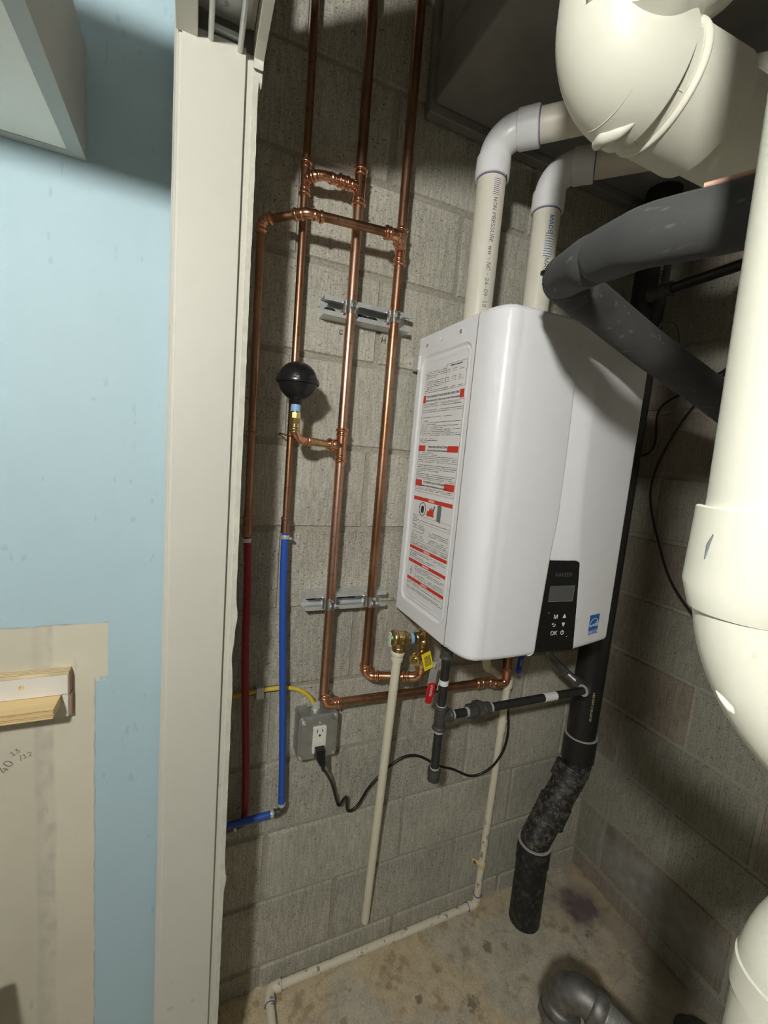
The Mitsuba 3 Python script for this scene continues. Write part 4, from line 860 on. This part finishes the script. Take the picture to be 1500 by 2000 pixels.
    g = np.array(g); front = g.reshape(-1, 3); back = front + V(0, .006, 0)
    i = np.arange(nz_ - 1)[:, None] * nx_ + np.arange(nx_ - 1)[None]
    q = np.stack([i, i + 1, i + nx_ + 1, i + nx_], -1).reshape(-1, 4)
    rim = np.r_[np.arange(nx_), np.arange(1, nz_) * nx_ + nx_ - 1, (nz_ - 1) * nx_ + np.arange(nx_ - 1)[::-1], np.arange(1, nz_ - 1)[::-1] * nx_]
    r2 = np.roll(rim, -1); sideq = np.stack([rim, rim + len(front), r2 + len(front), r2], -1)
    cpn = part(H, 'control_panel', (np.vstack([front, back]), np.vstack([q, sideq])), 'black_gloss', 40)
    slope = -.0065 / .0880
    def pz(x, z): # point and axes on the panel surface
        a_, b_ = float(fx(z)) + .0008, float(rx(z)) - .0005
        return V(x, np.interp(x, [a_, b_], [YF + .0035, YF - .0030]) - .0012, z)
    nrm = unit((-.0744, -1, 0)); xax = unit((1, -.0744, 0))
    part(cpn, 'display', prism(rrect(.0660, .0350, .002), .0005, nrm, xax, pz(.1335, 1.2185) ), 'screen', False)
    part(cpn, 'display_trim', prism(rrect(.0680, .0370, .003).difference(sbox(-.05, -.0170, .0325, .05)), .0006, nrm, xax, pz(.1335, 1.2185)), 'silver_trim', False)
    part(cpn, 'lettering', words('NAVIEN', .0085, nrm, xax, pz(.133, 1.2565), .0005, bold=True, center=True), 'print_dim', False)
    part(cpn, 'button_label', words('M', .0095, nrm, xax, pz(.1215, 1.161), .0005), 'print_white', False)
    part(cpn, 'button_label', words('OK', .0095, nrm, xax, pz(.1185, 1.1235), .0005), 'print_white', False)
    part(cpn, 'button_label', prism(Polygon([(-.0045, -.004), (.0045, -.004), (0, .0055)]), .0005, nrm, xax, pz(.151, 1.166)), 'print_white', False)
    part(cpn, 'button_label', prism(Polygon([(-.0045, .004), (.0045, .004), (0, -.0055)]), .0005, nrm, xax, pz(.151, 1.147)), 'print_white', False)
    a = np.linspace(math.radians(120), math.radians(420), 24); pw = LineString(np.c_[np.cos(a), np.sin(a)] * .0042).buffer(.0006).union(LineString([(0, .001), (0, .0056)]).buffer(.0006))
    part(cpn, 'button_label', prism(pw, .0005, nrm, xax, pz(.151, 1.128)), 'print_white', False)
    a = np.linspace(math.radians(-90), math.radians(90), 12); bk = LineString(np.r_[[(-.003, .0028)], np.c_[.0015 + np.cos(a) * .0028, np.sin(a) * .0028][::-1], [(-.001, -.0028)]]).buffer(.0006).union(Polygon([(-.0055, .0028), (-.002, .0055), (-.002, 0)]))
    part(cpn, 'button_label', prism(bk, .0005, nrm, xax, pz(.1245, 1.1465)), 'print_white', False)
    part(cpn, 'indicator_dot', cat([prism(Point(0, 0).buffer(.0009), .0005, nrm, xax, pz(.107, 1.175)), prism(Point(0, 0).buffer(.0009), .0005, nrm, xax, pz(.1655, 1.118))]), 'print_white', False)
    # energy sticker
    def fr(x, z): return V(x, float(yf(np.array([x]), np.array([z]))[0]), z)
    sc = fr(.2595, 1.1345); sn = unit(np.cross(fr(.27, 1.13) - fr(.25, 1.13), V(0, 0, 1))); sn = sn if sn[1] < 0 else -sn; sx = unit(fr(.27, 1.13) - fr(.25, 1.13))
    st = part(H, 'energy_sticker', prism(sbox(-.0195, -.0235, .0195, .0235), .0006, sn, sx, sc + sn * .0004), 'star_blue', False)
    a = np.linspace(math.radians(5), math.radians(172), 40)
    arc = LineString(np.c_[np.cos(a) * .0185, np.sin(a) * .0205 - .006]).buffer(.0007)
    part(st, 'arc', prism(arc, .0002, sn, sx, sc + sn * .0010), 'print_white', False)
    sa = np.linspace(np.pi / 2, np.pi / 2 + 2 * np.pi, 11)[:-1]; star = Polygon([(math.cos(t) * (.0085 if i % 2 == 0 else .0036), math.sin(t) * (.0085 if i % 2 == 0 else .0036)) for i, t in enumerate(sa)])
    part(st, 'star', prism(star.difference(star.buffer(-.0008)), .0002, sn, sx, sc + sn * .0010 + sx * .0115 + V(0, 0, .0005)), 'print_white', False)
    part(st, 'lettering', words('energy', .0068, sn, unit(sx + V(0, 0, .12)), sc + sn * .0010 - sx * .0165 - V(0, 0, .0060), .0002), 'print_white', False)
    part(st, 'band', prism(sbox(-.0195, -.0008, .0195, 0), .0002, sn, sx, sc + sn * .0010 - V(0, 0, .0140)), 'print_white', False)
    part(st, 'lettering', words('ENERGY STAR', .0048, sn, sx, sc + sn * .0010 - V(0, 0, .0215), .0002, center=True), 'print_white', False)
    # warning labels on the side panel
    def textlines(p, n, uv):
        pitch = .0042; row = dr.floor(p.z / pitch); fz = p.z / pitch - row
        u = -p.y; word = dr.floor(u / .0085 + cell_rand(row, 5, 1) * 3); ch = u / .0013
        inrow = (fz > .30) & (fz < .74)
        gap = cell_rand(row, dr.floor((u + .004 * cell_rand(row, 2, 2)) / .0062), 4) < .12
        glyph = cell_rand(dr.floor(ch), dr.floor(fz * 5), row) > .33
        endline = u > (.070 + .30 * cell_rand(row, 8, 8))
        blank = cell_rand(row, 1, 7) < .10
        body = (u > .0645) & (u < .2365)
        head = ((p.z > 1.612) & (p.z < 1.638)) | ((p.z > 1.498) & (p.z < 1.517)) | ((p.z > 1.414) & (p.z < 1.434)) | ((p.z > 1.342) & (p.z < 1.393)) | ((p.z > 1.256) & (p.z < 1.270)) | ((p.z > 1.221) & (p.z < 1.235)) | ((p.z > 1.176) & (p.z < 1.190)) | (p.z > 1.690) | (p.z < 1.157) | ((p.z > 1.398) & (p.z < 1.407))
        table = (p.z > 1.638) & (u > .155)
        tabtxt = (dr.floor(u / .0275 + .2) > -1) & ((u / .0275 + .36 - dr.floor(u / .0275 + .36)) < .62)
        twocol = (p.z > 1.283) & (p.z < 1.325) & (((u > .128) & (u < .150)) | ((u > .06) & (u < .12) & (cell_rand(row, 3, 3) < .2)))
        icon = (p.z > 1.190) & (p.z < 1.221) & (u < .096)
        on = inrow & body & ~gap & glyph & ~endline & ~blank & ~head & ~twocol & ~icon & (~table | tabtxt)
        return dr.select(on, mi.Color3f(.10), mi.Color3f(.76, .765, .765))
    mat('label_print', textlines, .45)
    xs_ = XL + .0045
    def sheet(y0, y1, z0, z1): return bx(xs_ - .0004, xs_ + .0002, y0, y1, z0, z1)
    lab = [part(H, 'warning_label', sheet(-.2420, -.0585, 1.4005, 1.6965), 'label_print', False), part(H, 'warning_label', sheet(-.2420, -.0585, 1.1520, 1.3935), 'label_print', False)]
    xf = xs_ - .0005
    def bar(l, y0, y1, z0, z1, m='print_red', name='red_bar'): part(l, name, bx(xf - .0001, xf + .0002, y0, y1, z0, z1), m, False)
    def head(l, t, z, h, m='print_black', yc=-.149, name='heading', bold=True): part(l, name, words(t, h, (-1, 0, 0), (0, -1, 0), (xf, yc, z), .0002, bold, True), m, False)
    A_, B_ = lab
    bar(A_, -.2375, -.2210, 1.6165, 1.6345); bar(A_, -.0735, -.0610, 1.6165, 1.6345)
    head(A_, 'FOR YOUR SAFETY READ BEFORE OPERATING', 1.6275, .0046); head(A_, 'POUR VOTRE SECURITE, LISEZ AVANT DE METTRE EN MARCHE', 1.6185, .0036)
    bar(A_, -.2375, -.1930, 1.5010, 1.5150); bar(A_, -.0935, -.0610, 1.5010, 1.5150)
    head(A_, 'OPERATING INSTRUCTION', 1.5095, .0046); head(A_, "INSTRUCTIONS DE MISE EN MARCHE", 1.5015, .0036)
    bar(A_, -.2375, -.1960, 1.4165, 1.4320); bar(A_, -.0925, -.0610, 1.4165, 1.4320)
    head(A_, 'TO TURN OFF GAS TO APPLIANCE', 1.4260, .0044); head(A_, "Comment couper l'admission de gaz de l'appareil", 1.4178, .0038)
    for (y0, y1, z0, z1) in ((-.2405, -.0600, 1.403, 1.6140), (-.2380, -.1570, 1.6405, 1.6945)):
        for (a0, a1, b0, b1) in ((y0, y1, z0, z0 + .0006), (y0, y1, z1 - .0006, z1), (y0, y0 + .0006, z0, z1), (y1 - .0006, y1, z0, z1)): bar(A_, a0, a1, b0, b1, 'print_black', 'frame_line')
    head(A_, 'Minimum clearances', 1.6885, .0034, yc=-.197)
    bar(B_, -.2390, -.0600, 1.3815, 1.3905); head(B_, 'DANGER', 1.3838, .0046, 'print_white')
    for z, t in ((1.2590, 'WARNING'), (1.2245, 'WARNING'), (1.1790, 'WARNING')):
        bar(B_, -.2395, -.0630, z, z + .0080); head(B_, t, z + .0018, .0044, 'print_white')
    for (z0, z1) in ((1.2720, 1.2840), (1.3270, 1.3440), (1.157, 1.1765)):
        for (a0, a1, b0, b1) in ((-.2390, -.0620, z0, z0 + .0005), (-.2390, -.0620, z1, z1 + .0005), (-.2390, -.2384, z0, z1)): bar(B_, a0, a1, b0, b1, 'print_black', 'frame_line')
    pl_ = lambda poly, y, z, m, n_: part(B_, n_, prism(poly, .0003, (-1, 0, 0), (0, -1, 0), (xf, y, z)), m, False)
    pl_(Point(0, 0).buffer(.0165).difference(Point(0, 0).buffer(.0148)), -.1085, 1.3625, 'print_black', 'symbol_ring')
    pl_(Polygon([(-.006, -.009), (.006, -.009), (.0075, .006), (.003, .0085), (-.004, .007), (-.007, .003)]), -.1085, 1.3625, 'print_black', 'symbol')
    pl_(Polygon([(-.020, -.010), (.016, -.010), (.013, -.002), (.015, .004), (.009, .002), (.010, .010), (.004, .005), (.001, .013), (-.004, .004), (-.008, .010), (-.009, .001), (-.016, .002)]), -.1490, 1.3600, 'print_red', 'flame')
    pl_(Polygon([(-.008, -.018), (.006, -.021), (.009, -.019), (.009, .016), (.004, .019), (-.008, .017)]), -.1860, 1.3630, 'print_grey', 'tower')
    pl_(Point(0, 0).buffer(.0028).union(LineString([(0, -.002), (-.003, -.009), (-.006, -.004)]).buffer(.0010)), -.1640, 1.3735, 'print_black', 'figure')
    pl_(LineString([(0, .009), (.002, .002), (-.004, .0), (.004, -.004), (-.002, -.010)]).buffer(.0010), -.080, 1.2040, 'print_grey', 'symbol')
wheater()
